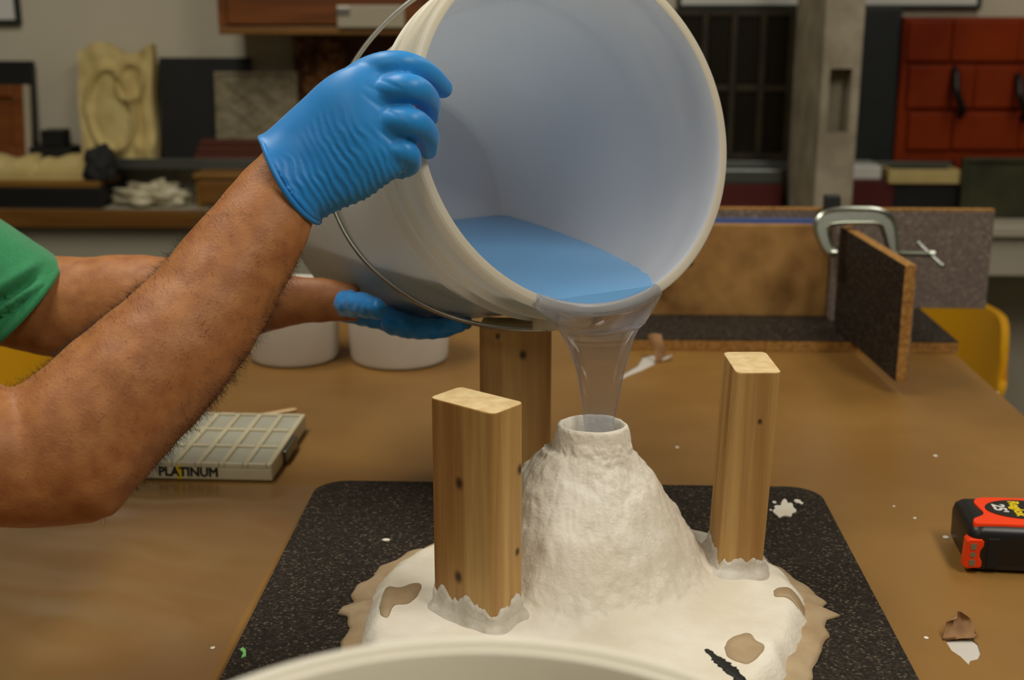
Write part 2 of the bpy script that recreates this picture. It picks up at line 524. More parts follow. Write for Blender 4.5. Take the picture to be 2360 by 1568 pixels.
# clear resin: thin surface that lets light through, colour comes from the depth of the liquid
def resin_mat(name, density, color, tint=(1, 1, 1, 1), ior=1.4, refl=1.0, milk=None):
    m = bpy.data.materials.new(name); m.use_nodes = True
    nt = m.node_tree; N = nt.nodes; L = nt.links
    N.remove(N['Principled BSDF'])
    tr = N.new('ShaderNodeBsdfTransparent'); tr.inputs[0].default_value = tint
    gl = N.new('ShaderNodeBsdfGlossy'); gl.inputs['Roughness'].default_value = 0.03
    fr = N.new('ShaderNodeFresnel'); fr.inputs[0].default_value = ior
    mx = N.new('ShaderNodeMixShader')
    sc = N.new('ShaderNodeMath'); sc.operation = 'MULTIPLY'; sc.inputs[1].default_value = refl
    L.new(fr.outputs[0], sc.inputs[0]); L.new(sc.outputs[0], mx.inputs[0]); L.new(tr.outputs[0], mx.inputs[1]); L.new(gl.outputs[0], mx.inputs[2])
    sf = mx.outputs[0]
    if milk:
        df = N.new('ShaderNodeBsdfDiffuse'); df.inputs[0].default_value = milk[1]
        m3 = N.new('ShaderNodeMixShader'); m3.inputs[0].default_value = milk[0]
        L.new(tr.outputs[0], m3.inputs[1]); L.new(df.outputs[0], m3.inputs[2]); L.new(m3.outputs[0], mx.inputs[1])
    L.new(sf, N['Material Output'].inputs['Surface'])
    va = N.new('ShaderNodeVolumeAbsorption'); va.inputs['Color'].default_value = color; va.inputs['Density'].default_value = density
    L.new(va.outputs[0], N['Material Output'].inputs['Volume'])
    return m

MAT['resin'] = resin_mat('blue_resin', 7.0, (0.05, 0.66, 0.97, 1), milk=(0.80, (0.23, 0.56, 1.0, 1)))
def stream_mat():
    m = bpy.data.materials.new('clear_stream'); m.use_nodes = True
    nt = m.node_tree; N = nt.nodes; L = nt.links
    b = N['Principled BSDF']
    b.inputs['Base Color'].default_value = (0.86, 0.90, 0.96, 1)
    b.inputs['Roughness'].default_value = 0.02
    b.inputs['Transmission Weight'].default_value = 1.0
    b.inputs['IOR'].default_value = 1.33
    t = N.new('ShaderNodeBsdfTransparent'); t.inputs[0].default_value = (0.93, 0.94, 0.98, 1)
    d = N.new('ShaderNodeBsdfTranslucent'); d.inputs[0].default_value = (0.84, 0.87, 1.0, 1)
    m1 = N.new('ShaderNodeMixShader'); m1.inputs[0].default_value = 0.45
    m2 = N.new('ShaderNodeMixShader'); m2.inputs[0].default_value = 0.15
    L.new(b.outputs[0], m1.inputs[1]); L.new(t.outputs[0], m1.inputs[2]); L.new(m1.outputs[0], m2.inputs[1]); L.new(d.outputs[0], m2.inputs[2])
    L.new(m2.outputs[0], N['Material Output'].inputs[0])
    return m
MAT['stream'] = stream_mat()
def film_mat():
    m = resin_mat('clear_film', 0.0, (1, 1, 1, 1), (0.985, 0.975, 0.95, 1), 1.35, 0.22)
    nt = m.node_tree
    for l in list(nt.links):
        if l.to_socket.name == 'Volume': nt.links.remove(l)
    for n in nt.nodes:
        if n.type == 'BSDF_GLOSSY': n.inputs['Roughness'].default_value = 0.24
    return m
MAT['film'] = film_mat()

# ------------------------------------------------------------------ the room
def struct(o):
    o['kind'] = 'structure'; return o

FZ = -0.90
WALLY = 3.30
struct(box('floor', (-4.2, -3.2, FZ - 0.1), (4.2, WALLY + 0.1, FZ), MAT['floor'], bevel=0))
struct(box('ceiling', (-4.2, -3.2, CEIL), (4.2, WALLY + 0.1, CEIL + 0.1), MAT['ceiling'], bevel=0))
struct(box('wall_back', (-4.2, WALLY, FZ), (4.2, WALLY + 0.1, CEIL), MAT['wall'], bevel=0))
struct(box('wall_front', (-4.2, -3.2, FZ), (4.2, -3.1, CEIL), MAT['wall'], bevel=0))
struct(box('wall_left', (-4.2, -3.1, FZ), (-4.1, WALLY, CEIL), MAT['wall'], bevel=0))
struct(box('wall_right', (4.1, -3.1, FZ), (4.2, WALLY, CEIL), MAT['wall'], bevel=0))

where = ['above the near right side of the table', 'above the person on the left', 'added as fill above the far right corner of the table', 'added as fill behind the camera on the left']
for i, (lx, ly, sx, sy, w) in enumerate(LAMPS):
    t = empty('ceiling_lamp', (lx, ly, CEIL), 'white fluorescent ceiling lamp ' + where[i], 'lamp', 'ceiling lamps')
    box('housing', (lx - sx / 2 - 0.04, ly - sy / 2 - 0.04, CEIL - 0.07), (lx + sx / 2 + 0.04, ly + sy / 2 + 0.04, CEIL), MAT['fixture'], t)
    for s in (-0.08, 0.08):
        tube('lamp_tube', [(lx + s, ly - sy / 2, CEIL - 0.078), (lx + s, ly + sy / 2, CEIL - 0.078)], 0.006, MAT['wb'], t)

# concrete pillar with a recessed slot
pil = struct(empty('trim_1', (0.605, 2.97, FZ)))
PX0, PX1, PY0, PY1 = 0.566, 0.648, 2.80, 3.14
SX0, SX1, SZ0, SZ1 = 0.583, 0.630, 0.20, 0.338
for nm, lo, hi in (('shaft', (PX0, PY0 + 0.06, FZ), (PX1, PY1, CEIL)),
                   ('face_strip', (PX0, PY0, FZ), (SX0, PY0 + 0.06, CEIL)), ('face_strip', (SX1, PY0, FZ), (PX1, PY0 + 0.06, CEIL)),
                   ('face_block', (SX0, PY0, FZ), (SX1, PY0 + 0.06, SZ0)), ('face_block', (SX0, PY0, SZ1), (SX1, PY0 + 0.06, CEIL))):
    box(nm, lo, hi, MAT['concrete'], pil, bevel=0.0)

# back counter with oak edge, apron and ledge
ct = empty('wall_counter', (-0.2, 3.16, FZ), 'long grey wall counter with an oak front edge', 'counter')
box('worktop', (-2.6, 3.03, -0.055), (0.9, WALLY, -0.015), MAT['counter'], ct, 0.003)
box('oak_edge', (-2.6, 3.01, -0.056), (0.9, 3.03, -0.013), MAT['counter_edge'], ct, 0.003)
box('apron', (-2.6, 3.05, -0.20), (0.9, 3.07, -0.055), MAT['counter'], ct, 0.002)
for x in (-2.5, -1.3, -0.1, 0.8):
    box('leg', (x - 0.03, 3.07, FZ), (x + 0.03, 3.13, -0.055), MAT['counter'], ct, 0.002)
ct2 = empty('side_counter', (1.8, 3.1, FZ), 'pale counter end at the far right beyond the mould box', 'counter')
box('worktop', (0.91, 2.95, -0.055), (2.7, WALLY - 0.004, -0.028), MAT['counter_w'], ct2, 0.004)
box('apron', (0.91, 2.97, -0.150), (2.7, 2.99, -0.055), MAT['counter_w'], ct2, 0.002)
for x in (0.97, 2.6):
    box('leg', (x - 0.03, 3.0, FZ), (x + 0.03, 3.06, -0.055), MAT['counter_w'], ct2, 0.002)
lg = empty('wall_ledge', (-1.2, 3.25, 0.07), 'thin metal display ledge on the grey wall left of the bucket', 'shelf')
box('ledge_board', (-2.6, 3.17, 0.072), (-0.45, WALLY, 0.088), MAT['aluminium'], lg, 0.003)
box('ledge_lip', (-2.6, 3.165, 0.068), (-0.45, 3.172, 0.094), MAT['aluminium'], lg, 0.001)
lg = empty('wall_ledge', (1.2, 3.25, 0.07), 'thin metal display ledge on the wall right of the bucket', 'shelf')
box('ledge_board', (0.2, 3.17, 0.072), (2.6, WALLY, 0.088), MAT['aluminium'], lg, 0.003)
box('ledge_lip', (0.2, 3.165, 0.068), (2.6, 3.172, 0.094), MAT['aluminium'], lg, 0.001)


def panel_px(x0, y0, x1, y1, Y):
    a = atY(x0, y0, Y); b = atY(x1, y1, Y)
    return a[0], b[0], b[2], a[2]          # x0, x1, zbottom, ztop


def lean(y, z, deg):
    return Matrix.Translation((0, y, z)) @ Matrix.Rotation(math.radians(-deg), 4, 'X') @ Matrix.Translation((0, -y, -z))


LZ = 0.0885
# left of the bucket, standing on the ledge
x0, x1, _, zt = panel_px(-120, 140, 78, 350, 3.22)
box('black_board', (x0, 3.235, LZ), (x1, 3.25, zt), MAT['black'], None, 0.002, lean(3.235, LZ, 8))
tag(bpy.data.objects['black_board'], 'tall black sample panel behind the orange framed panel', 'panel')
o = empty('framed_panel', (-1.44, 3.19, LZ), 'small orange wooden panel with raised frame at the left edge', 'panel')
x0, x1, _, zt = panel_px(-90, 195, 62, 350, 3.19)
Ml = lean(3.185, LZ, 8)
box('field', (x0, 3.19, LZ), (x1, 3.20, zt), MAT['cab'], o, 0.001, Ml)
for lo, hi in (((x0, 3.178, LZ), (x0 + 0.03, 3.19, zt)), ((x1 - 0.03, 3.178, LZ), (x1, 3.19, zt)),
               ((x0 + 0.03, 3.178, LZ), (x1 - 0.03, 3.19, LZ + 0.03)), ((x0 + 0.03, 3.178, zt - 0.03), (x1 - 0.03, 3.19, zt))):
    box('frame_rail', lo, hi, MAT['cab'], o, 0.003, Ml)
box('side_edge', (x1, 3.18, LZ), (x1 + 0.012, 3.20, zt), MAT['label'], o, 0.001, Ml)


def relief(name, x0, x1, z0, z1, y, depth, hf, m, nx=60, nz_=70, label=None, catg=None, deg=6, outline=None):
    """Slab with a carved front: hf(u, v) in 0..1 gives the height of the carving."""
    V, Fc = [], []
    for j in range(nz_):
        for i in range(nx):
            u, v = i / (nx - 1), j / (nz_ - 1)
            uu, vv = outline(u, v) if outline else (u, v)
            V.append((x0 + (x1 - x0) * uu, y - depth * hf(u, v), z0 + (z1 - z0) * vv))
    k = len(V)
    for p in list(V): V.append((p[0], y + 0.02, p[2]))
    for j in range(nz_ - 1):
        for i in range(nx - 1):
            a = j * nx + i
            Fc.append((a, a + 1, a + nx + 1, a + nx)); Fc.append((k + a, k + a + nx, k + a + nx + 1, k + a + 1))
    for i in range(nx - 1):
        Fc.append((i, k + i, k + i + 1, i + 1)); a = (nz_ - 1) * nx + i; Fc.append((a, a + 1, k + a + 1, k + a))
    for j in range(nz_ - 1):
        a = j * nx; Fc.append((a, a + nx, k + a + nx, k + a)); a = j * nx + nx - 1; Fc.append((a, k + a, k + a + nx, a + nx))
    Mx = np.array(lean(y, z0, deg))
    V = np.array(V); V = V @ Mx[:3, :3].T + Mx[:3, 3]
    ob = mesh(name, V, Fc, m, None, True, 60)
    return tag(ob, label, catg)


def hf_cream(u, v):
    dx, dy = (u - 0.44) / 0.30, (v - 0.42) / 0.36
    r = math.hypot(dx, dy)
    h = 0.35 + 0.45 * math.exp(-((r - 1.0) / 0.13) ** 2) + (0.32 * (1 - r * r) if r < 0.85 else 0)
    rib = math.hypot((u - 0.72) / 0.2, (v - 0.70) / 0.24)
    h += 0.35 * math.exp(-((rib - 0.8) / 0.2) ** 2) + 0.25 * math.exp(-((u - 0.25) ** 2 + (v - 0.9) ** 2) / 0.012)
    h += 0.2 * math.exp(-((v - 0.1) / 0.06) ** 2) * math.sin(u * 14) ** 2 - 0.3 * math.exp(-((u - 0.83) / 0.03) ** 2)
    return h + 0.10 * nz((u * 6, v * 6, 0), 1.0)


def ol_cream(u, v):
    k = v ** 3
    return u + 0.015 * math.sin(v * 9), v * (1 + 0.0 * u) - k * (0.05 + 0.05 * math.sin(u * 8 + 2.2)) * (1 if v > 0.5 else 0)


x0, x1, _, zt = panel_px(172, 106, 362, 355, 3.20)
relief('carved_relief', x0, x1, LZ, zt + 0.01, 3.20, 0.05, hf_cream, MAT['cream'], label='cream carved relief block with an oval medallion', catg='relief', outline=ol_cream)
x0, x1, _, zt = panel_px(360, 132, 583, 352, 3.24)
tag(box('black_board', (x0, 3.235, LZ), (x1, 3.25, zt), MAT['black'], None, 0.002, lean(3.235, LZ, 6)), 'wide black sample panel between carved relief and stone tile', 'panel')
# stack of red-brown boards, tile standing on them
x0, x1, _, _ = panel_px(450, 305, 720, 352, 3.20)
stk = [0.0]
zz = LZ
for k, (a, b) in enumerate(((0.0, 0.0), (0.008, 0.01), (0.016, -0.004))):
    tag(box('wood_board', (x0 + a, 3.175, zz), (x1 + b, 3.285, zz + 0.0165), MAT['redwood'], None, 0.002),
        ['red-brown board lying on the ledge under the stone tile, lowest of three', 'red-brown board in the middle of the stack under the stone tile', 'red-brown board on top of the stack under the stone tile'][k], 'board', 'red-brown boards')
    zz += 0.017


def hf_tile(u, v):
    a, b = abs(u - 0.5) * 2, abs(v - 0.5) * 2
    edge = 0.9 if max(a, b) > 0.9 else 0.3
    dia = 0.35 * math.exp(-((abs(u - 0.5) + abs(v - 0.5) - 0.33) / 0.05) ** 2) + 0.3 * math.exp(-((u - v) / 0.06) ** 2) + 0.3 * math.exp(-((u + v - 1) / 0.06) ** 2)
    return edge + dia + 0.15 * nz((u * 14, v * 14, 3), 1.0)


x0, x1, _, zt = panel_px(495, 165, 690, 305, 3.22)
relief('stone_tile', x0, x1, zz, zt, 3.208, 0.010, hf_tile, MAT['tile'], label='square grey stone tile with crossed carving', catg='tile', deg=5)
x0, x1, zb, zt = panel_px(672, 86, 800, 300, 3.25)


def hf_bronze(u, v):
    return 0.5 + 0.5 * fbm((u * 3, v * 5, 1.0), 1.6, 3)


relief('bronze_relief', x0, x1, LZ, zt, 3.262, 0.03, hf_bronze, MAT['bronze'], label='bronze relief panel behind the gloved hand', catg='relief', deg=3)
x0, x1, zb, zt = panel_px(800, 86, 1000, 352, 3.25)
tag(box('sample_board', (x0, 3.262, LZ), (x1, 3.28, zt), MAT['redwood'], None, 0.002, lean(3.262, LZ, 2)), 'dark red-brown panel half hidden behind the bucket', 'panel')

# wall cabinet with drawer front and label plate
x0, x1, zb, zt = panel_px(500, 0, 990, 80, 3.06)
cb = empty('wall_cabinet', ((x0 + x1) / 2, 3.18, zb), 'orange-brown wooden wall cabinet with a metal label plate', 'cabinet')
box('carcass', (x0, 3.075, zb), (x1, WALLY, zb + 0.55), MAT['cab'], cb, 0.003)
box('bottom_rail', (x0, 3.06, zb), (x1, 3.075, zb + 0.018), MAT['counter_edge'], cb, 0.002)
box('stile', (x0, 3.06, zb + 0.018), (x0 + 0.02, 3.075, zb + 0.55), MAT['cab'], cb, 0.002)
dr = box('drawer_front', (x0 + 0.022, 3.055, zb + 0.022), (x1 - 0.01, 3.075, zb + 0.16), MAT['cab'], cb, 0.004)
box('drawer_front', (x0 + 0.022, 3.055, zb + 0.165), (x1 - 0.01, 3.075, zb + 0.53), MAT['cab'], cb, 0.004)
a = atY(778, 64, 3.05); b = atY(932, 12, 3.05)
lp = box('label_plate', (a[0], 3.048, a[2]), (b[0], 3.055, b[2]), MAT['label'], cb, 0.002)
tag(lp, 'metal label plate')
box('plate_clip', (a[0], 3.044, b[2] - 0.022), (a[0] + 0.03, 3.049, b[2] - 0.004), MAT['wire'], cb, 0.001)

# whiteboards
a = atY(-200, 56, 3.28); b = atY(46, 56, 3.28)
w = empty('whiteboard', (b[0] - 0.5, 3.29, a[2]), 'white board with dark frame at the top left corner', 'whiteboard')
box('board', (b[0] - 1.0, 3.285, a[2] + 0.008), (b[0] - 0.012, 3.295, a[2] + 0.7), MAT['wb'], w, 0.001)
box('frame_rail', (b[0] - 1.0, 3.28, a[2]), (b[0], 3.298, a[2] + 0.012), MAT['dark_frame'], w, 0.002)
box('frame_rail', (b[0] - 0.012, 3.28, a[2] + 0.012), (b[0], 3.298, a[2] + 0.7), MAT['dark_frame'], w, 0.002)
a = atY(1560, 17, 3.28); b = atY(2262, 17, 3.28)
w = empty('whiteboard', ((a[0] + b[0]) / 2, 3.29, a[2]), 'white board with dark frame above the red panels', 'whiteboard')
box('board', (a[0] + 0.01, 3.285, a[2] + 0.006), (b[0] - 0.01, 3.295, a[2] + 0.7), MAT['wb'], w, 0.001)
box('frame_rail', (a[0], 3.28, a[2] - 0.004), (b[0], 3.298, a[2] + 0.006), MAT['dark_frame'], w, 0.002)
for xx in (a[0], b[0] - 0.01):
    box('frame_rail', (xx, 3.28, a[2] + 0.006), (xx + 0.01, 3.298, a[2] + 0.7), MAT['dark_frame'], w, 0.002)

# right of the bucket: dark glazed sash
x0, x1, _, zt = panel_px(1560, 22, 1812, 352, 3.24)
s = empty('glazed_screen', ((x0 + x1) / 2, 3.25, LZ), 'dark olive window sash with tall panes left of the pillar', 'sash')
xs = np.linspace(x0, x1, 5)
zm = LZ + (zt - LZ) * 0.46
for k in range(5):
    box('stile', (xs[k] - 0.008, 3.235, LZ), (xs[k] + 0.008, 3.26, zt), MAT['sash'], s, 0.002)
for z in (LZ, zm, zt - 0.016):
    for k in range(4):
        box('rail', (xs[k] + 0.008, 3.238, z), (xs[k + 1] - 0.008, 3.258, z + 0.016), MAT['sash'], s, 0.002)
for k in range(4):
    box('pane', (xs[k] + 0.008, 3.248, LZ + 0.016), (xs[k + 1] - 0.008, 3.252, zm), MAT['pane'], s, 0.0)
    box('pane', (xs[k] + 0.008, 3.248, zm + 0.016), (xs[k + 1] - 0.008, 3.252, zt - 0.016), MAT['pane'], s, 0.0)
x0, x1, _, zt = panel_px(1955, 18, 2062, 350, 3.24)
tag(box('slate_board', (x0, 3.235, LZ), (x1 - 0.004, 3.25, zt), MAT['blackgreen'], None, 0.002, lean(3.235, LZ, 3)), 'blackish slate panel between the pillar and the red panels', 'panel')
# red lacquered panel with two arched handles
x0, x1, _, zt = panel_px(2092, 40, 2480, 350, 3.20)
r_ = empty('red_panel_cabinet', ((x0 + x1) / 2, 3.24, LZ), 'red lacquered panel front with black arched handles', 'cabinet')
box('backing', (x0, 3.225, LZ), (x1, 3.28, zt), MAT['redp'], r_, 0.003)
for (a0, a1, b0, b1) in ((2096, 2190, 48, 142), (2200, 2345, 46, 142), (2355, 2475, 44, 142), (2096, 2190, 152, 250), (2200, 2242, 152, 250), (2252, 2345, 152, 250), (2355, 2475, 152, 250),
                         (2096, 2190, 260, 346), (2200, 2345, 260, 346), (2355, 2475, 260, 346)):
    p0, p1, q0, q1 = panel_px(a0, b0, a1, b1, 3.215)
    box('tile', (p0, 3.213, q0), (p1, 3.225, q1), MAT['redp'], r_, 0.004)
for px, pyt, pyb in ((2200, 160, 262), (2345, 175, 270)):
    A = atY(px, pyt, 3.21); B = atY(px + 12, pyb, 3.21); mid = (A + B) / 2
    tube('handle', [A, A + [-0.002, -0.02, -0.008], [mid[0] - 0.012, 3.17, mid[2]], B + [0, -0.02, 0.008], B], 0.009, MAT['blackrub'], r_, 10, 24)
# things on the back counter at the right
def cbox(nm, px0, py0, px1, py1, Y, dep, m, label, c, z0=None, bev=0.003):
    x0, x1, zb, zt = panel_px(px0, py0, px1, py1, Y)
    return tag(box(nm, (x0, Y, zb if z0 is None else z0), (x1, Y + dep, zt), m, None, bev), label, c)
CZ = -0.0145
cbox('maroon_box', 1955, 415, 2058, 478, 3.10, 0.15, MAT['maroon'], 'maroon box on the counter right of the pillar', 'box', CZ)
o = bpy.data.objects['maroon_box']; mz = max((o.matrix_world @ v.co).z for v in o.data.vertices)
x0, x1, _, zt = panel_px(1955, 385, 2030, 415, 3.11)
tag(box('white_carton', (x0, 3.11, mz), (x1, 3.22, mz + 0.033), MAT['wb'], None, 0.003), 'small white carton on the maroon box', 'box')
cbox('dark_box', 2062, 422, 2210, 478, 3.10, 0.15, MAT['black'], 'black box under the beige tray on the right counter', 'box', CZ)
o = bpy.data.objects['dark_box']; mz = max((o.matrix_world @ v.co).z for v in o.data.vertices)
x0, x1, _, _ = panel_px(2050, 383, 2212, 420, 3.09)
o = empty('beige_tray', ((x0 + x1) / 2, 3.16, mz), 'shallow beige tray on the black box', 'tray')
box('tray_base', (x0, 3.09, mz), (x1, 3.26, mz + 0.008), MAT['cream'], o, 0.002)
for lo, hi in (((x0, 3.09, mz + 0.008), (x1, 3.098, mz + 0.034)), ((x0, 3.252, mz + 0.008), (x1, 3.26, mz + 0.034)), ((x0, 3.098, mz + 0.008), (x0 + 0.008, 3.252, mz + 0.034)), ((x1 - 0.008, 3.098, mz + 0.008), (x1, 3.252, mz + 0.034))):
    box('tray_side', lo, hi, MAT['cream'], o, 0.002)
x0, x1, zb, zt = panel_px(2205, 368, 2232, 500, 3.12)
tag(box('red_card', (x0, 3.13, -0.0275), (x1 + 0.02, 3.15, zt), MAT['redp'], None, 0.002), 'narrow red card behind the dark painting', 'card')
x0, x1, zb, zt = panel_px(2228, 365, 2460, 520, 3.05)
pt = empty('dark_painting', ((x0 + x1) / 2, 3.08, -0.0275), 'dark green painting leaning at the far right', 'painting')
Mp = lean(3.06, -0.0275, 5)
box('canvas', (x0 + 0.012, 3.065, -0.015), (x1 - 0.012, 3.075, zt - 0.012), MAT['paint'], pt, 0.001, Mp)
for lo, hi in (((x0, 3.058, -0.0275), (x0 + 0.012, 3.08, zt)), ((x1 - 0.012, 3.058, -0.0275), (x1, 3.08, zt)), ((x0 + 0.012, 3.058, -0.0275), (x1 - 0.012, 3.08, -0.015)), ((x0 + 0.012, 3.058, zt - 0.012), (x1 - 0.012, 3.08, zt))):
    box('frame_rail', lo, hi, MAT['paint'], pt, 0.002, Mp)
cbox('maroon_box', 1560, 425, 1800, 480, 3.08, 0.15, MAT['maroon'], 'long maroon box left of the pillar behind the bucket', 'box', CZ)
x0, x1, _, zt = panel_px(1640, 388, 1800, 425, 3.10)
o = bpy.data.objects['maroon_box.001']; mz = max((o.matrix_world @ v.co).z for v in o.data.vertices)
tag(box('grey_binder', (x0, 3.09, mz), (x1, 3.21, mz + 0.036), MAT['aluminium'], None, 0.004), 'grey flat case lying on the long maroon box', 'case')

# things on the back counter at the left
cbox('black_tray', -160, 432, 236, 484, 3.04, 0.2, MAT['black'], 'low black tray on the counter at the far left', 'tray', CZ)
o = bpy.data.objects['black_tray']; mz = max((o.matrix_world @ v.co).z for v in o.data.vertices)
x0, x1, _, zt = panel_px(-160, 404, 232, 436, 3.06)
tag(box('wood_board', (x0, 3.05, mz), (x1, 3.22, mz + 0.015), MAT['cab_d'], None, 0.002), 'brown board lying on the black tray', 'board')
bz = mz + 0.015
o = empty('cream_moulding', (-1.35, 3.12, bz), 'cream cast moulding lying on the brown board', 'moulding')
V, Fc = [], []
nx, nn = 50, 9
x0, x1, _, _ = panel_px(-150, 380, 200, 425, 3.08)
prof = [(0, 0), (0.0, 0.018), (0.014, 0.026), (0.030, 0.027), (0.045, 0.046), (0.075, 0.050), (0.10, 0.048), (0.11, 0.03), (0.115, 0)]
for i in range(nx):
    u = i / (nx - 1)
    for (py, pz) in prof:
        q = 1 + 0.12 * math.sin(u * 24) * (pz > 0.03) - (0.35 if 0.62 < u < 0.66 else 0)
        V.append((x0 + (x1 - x0) * u, 3.075 + py, bz + pz * q))
mesh('casting', V, rings_faces(nx, len(prof)), MAT['cream'], o, True, 40)
# dark cloth bag slumped on ledge edge
def blob(name, c, r, m, label, catg, seed=1, amp=0.25, n=3, flat=None, sc=1.6):
    bm = bmesh.new(); bmesh.ops.create_icosphere(bm, subdivisions=n + 1, radius=1.0)
    for v in bm.verts:
        k = 1 + amp * mnoise.fractal(v.co * sc + Vector((seed, 0, 0)), 0.8, 2.0, 4)
        v.co = Vector((c[0] + v.co.x * r[0] * k, c[1] + v.co.y * r[1] * k, c[2] + v.co.z * r[2] * k))
        if flat is not None and v.co.z < flat: v.co.z = flat
    return tag(bm_to(name, bm, m, None, True), label, catg)
c = atY(215, 372, 3.12)
blob('dark_bag', (c[0] + 0.022, 3.10, c[2] - 0.012), (0.042, 0.045, 0.05), MAT['cloth'], 'crumpled dark cloth bag between the moulding and the wall ledge', 'bag', 3, 0.35, flat=bz)
x0, x1, _, zt = panel_px(95, 300, 150, 350, 3.2)
o = empty('black_block', ((x0 + x1) / 2, 3.22, LZ), 'small stepped black block on the ledge beside the carved relief', 'block')
box('block_base', (x0 - 0.03, 3.18, LZ), (x1 + 0.02, 3.26, LZ + 0.03), MAT['black'], o, 0.003)
box('block_top', (x0, 3.19, LZ + 0.03), (x1, 3.25, zt), MAT['black'], o, 0.003)
# crumpled plastic bag heap and oak box
a = atY(262, 490, 3.06); b = atY(418, 445, 3.06)
blob('crumpled_bag', ((a[0] + b[0]) / 2, 3.11, CZ + 0.02), ((b[0] - a[0]) / 2, 0.055, 0.034), MAT['clearbag'], 'crumpled pale plastic bag on the grey counter', 'bag', 8, 0.45, flat=CZ, sc=2.4)
x0, x1, zb, zt = panel_px(440, 352, 700, 490, 3.05)
o = empty('oak_box', ((x0 + x1) / 2, 3.16, CZ), 'yellow-brown oak drawer box standing behind the forearm', 'box')
zt = min(zt, 0.058)
box('box_body', (x0, 3.07, CZ), (x1, 3.15, zt), MAT['cab_d'], o, 0.003)
box('drawer_front', (x0 + 0.012, 3.058, CZ + 0.012), (x1 - 0.012, 3.07, CZ + 0.068), MAT['counter_edge'], o, 0.003)
box('box_lid', (x0 - 0.004, 3.06, zt), (x1 + 0.004, 3.155, zt + 0.012), MAT['cab_d'], o, 0.003)
x0, x1, zb, zt = panel_px(245, 385, 408, 450, 3.28)
tag(box('plastic_sheet', (x0, 3.285, CZ), (x1, 3.295, 0.066), MAT['counter'], None, 0.002), 'plain grey sheet standing under the ledge behind the crumpled bag', 'sheet')

# ------------------------------------------------------------------ work table
TX0, TX1, TY0, TY1 = -0.66, 0.561, -0.55, 2.14
tb = empty('work_table', ((TX0 + TX1) / 2, (TY0 + TY1) / 2, FZ), 'large work table covered with brown kraft paper', 'table')
box('tabletop', (TX0, TY0, -0.035), (TX1, TY1, -0.0016), MAT['tabletop'], tb, 0.002)
for x in (TX0 + 0.06, TX1 - 0.06):
    for y in (TY0 + 0.06, TY1 - 0.06):
        box('leg', (x - 0.035, y - 0.035, FZ), (x + 0.035, y + 0.035, -0.035), MAT['wood_leg'], tb, 0.003)
# kraft paper with two torn openings that show the white laminate
def pxpoly(P, z=0.0):
    return [tuple(atz(a, b, z)[:2]) for a, b in P]
hole1 = pxpoly([(2178, 1476), (2215, 1470), (2240, 1473), (2254, 1484), (2261, 1505), (2254, 1520), (2236, 1524), (2234, 1534), (2214, 1514), (2193, 1500)])
hole2 = pxpoly([(1424, 878), (1426, 868), (1456, 850), (1470, 842), (1482, 822), (1502, 818), (1530, 822), (1558, 812), (1540, 826), (1512, 838), (1480, 854), (1450, 866)])
from mathutils.geometry import delaunay_2d_cdt
outer = []
R_ = random.Random(4)
for k in range(30): outer.append((TX0 - 0.001 + (TX1 - TX0 + 0.002) * k / 30, TY0))
for k in range(60): outer.append((TX1 + 0.001, TY0 + (TY1 - TY0) * k / 60))
for k in range(30): outer.append((TX1 + 0.001 - (TX1 - TX0 + 0.002) * k / 30, TY1))
for k in range(60): outer.append((TX0 - 0.001, TY1 - (TY1 - TY0) * k / 60))
vs = [Vector(p) for p in outer]; es = [(i, (i + 1) % len(outer)) for i in range(len(outer))]
for hl in (hole1, hole2):
    b0 = len(vs); vs += [Vector(p) for p in hl]; es += [(b0 + i, b0 + (i + 1) % len(hl)) for i in range(len(hl))]
gx = np.arange(TX0 + 0.02, TX1 - 0.01, 0.03); gy = np.arange(TY0 + 0.02, TY1 - 0.01, 0.03)
for x in gx:
    for y in gy: vs.append(Vector((x, y)))
r = delaunay_2d_cdt(vs, es, [], 0, 1e-6)
def inside(p, poly):
    c = False; n = len(poly)
    for i in range(n):
        (x1, y1), (x2, y2) = poly[i], poly[(i + 1) % n]
        if (y1 > p[1]) != (y2 > p[1]) and p[0] < (x2 - x1) * (p[1] - y1) / (y2 - y1) + x1: c = not c
    return c
PV = [(v.x, v.y, 0.0) for v in r[0]]
PF = []
for f in r[2]:
    cx = sum(PV[i][0] for i in f) / len(f); cy = sum(PV[i][1] for i in f) / len(f)
    if not inside((cx, cy), hole1) and not inside((cx, cy), hole2): PF.append(f)
n0 = len(PV)
PV2 = PV + [(p[0], p[1], -0.0014) for p in PV]
PF2 = [tuple(f) for f in PF] + [tuple(i + n0 for i in f)[::-1] for f in PF]
from collections import Counter
ec = Counter()
for f in PF:
    for i in range(len(f)): ec[tuple(sorted((f[i], f[(i + 1) % len(f)])))] += 1
for (a, b), k in ec.items():
    if k == 1: PF2.append((a, b, b + n0, a + n0))
mesh('paper_cover', PV2, PF2, MAT['kraft'], tb, False)
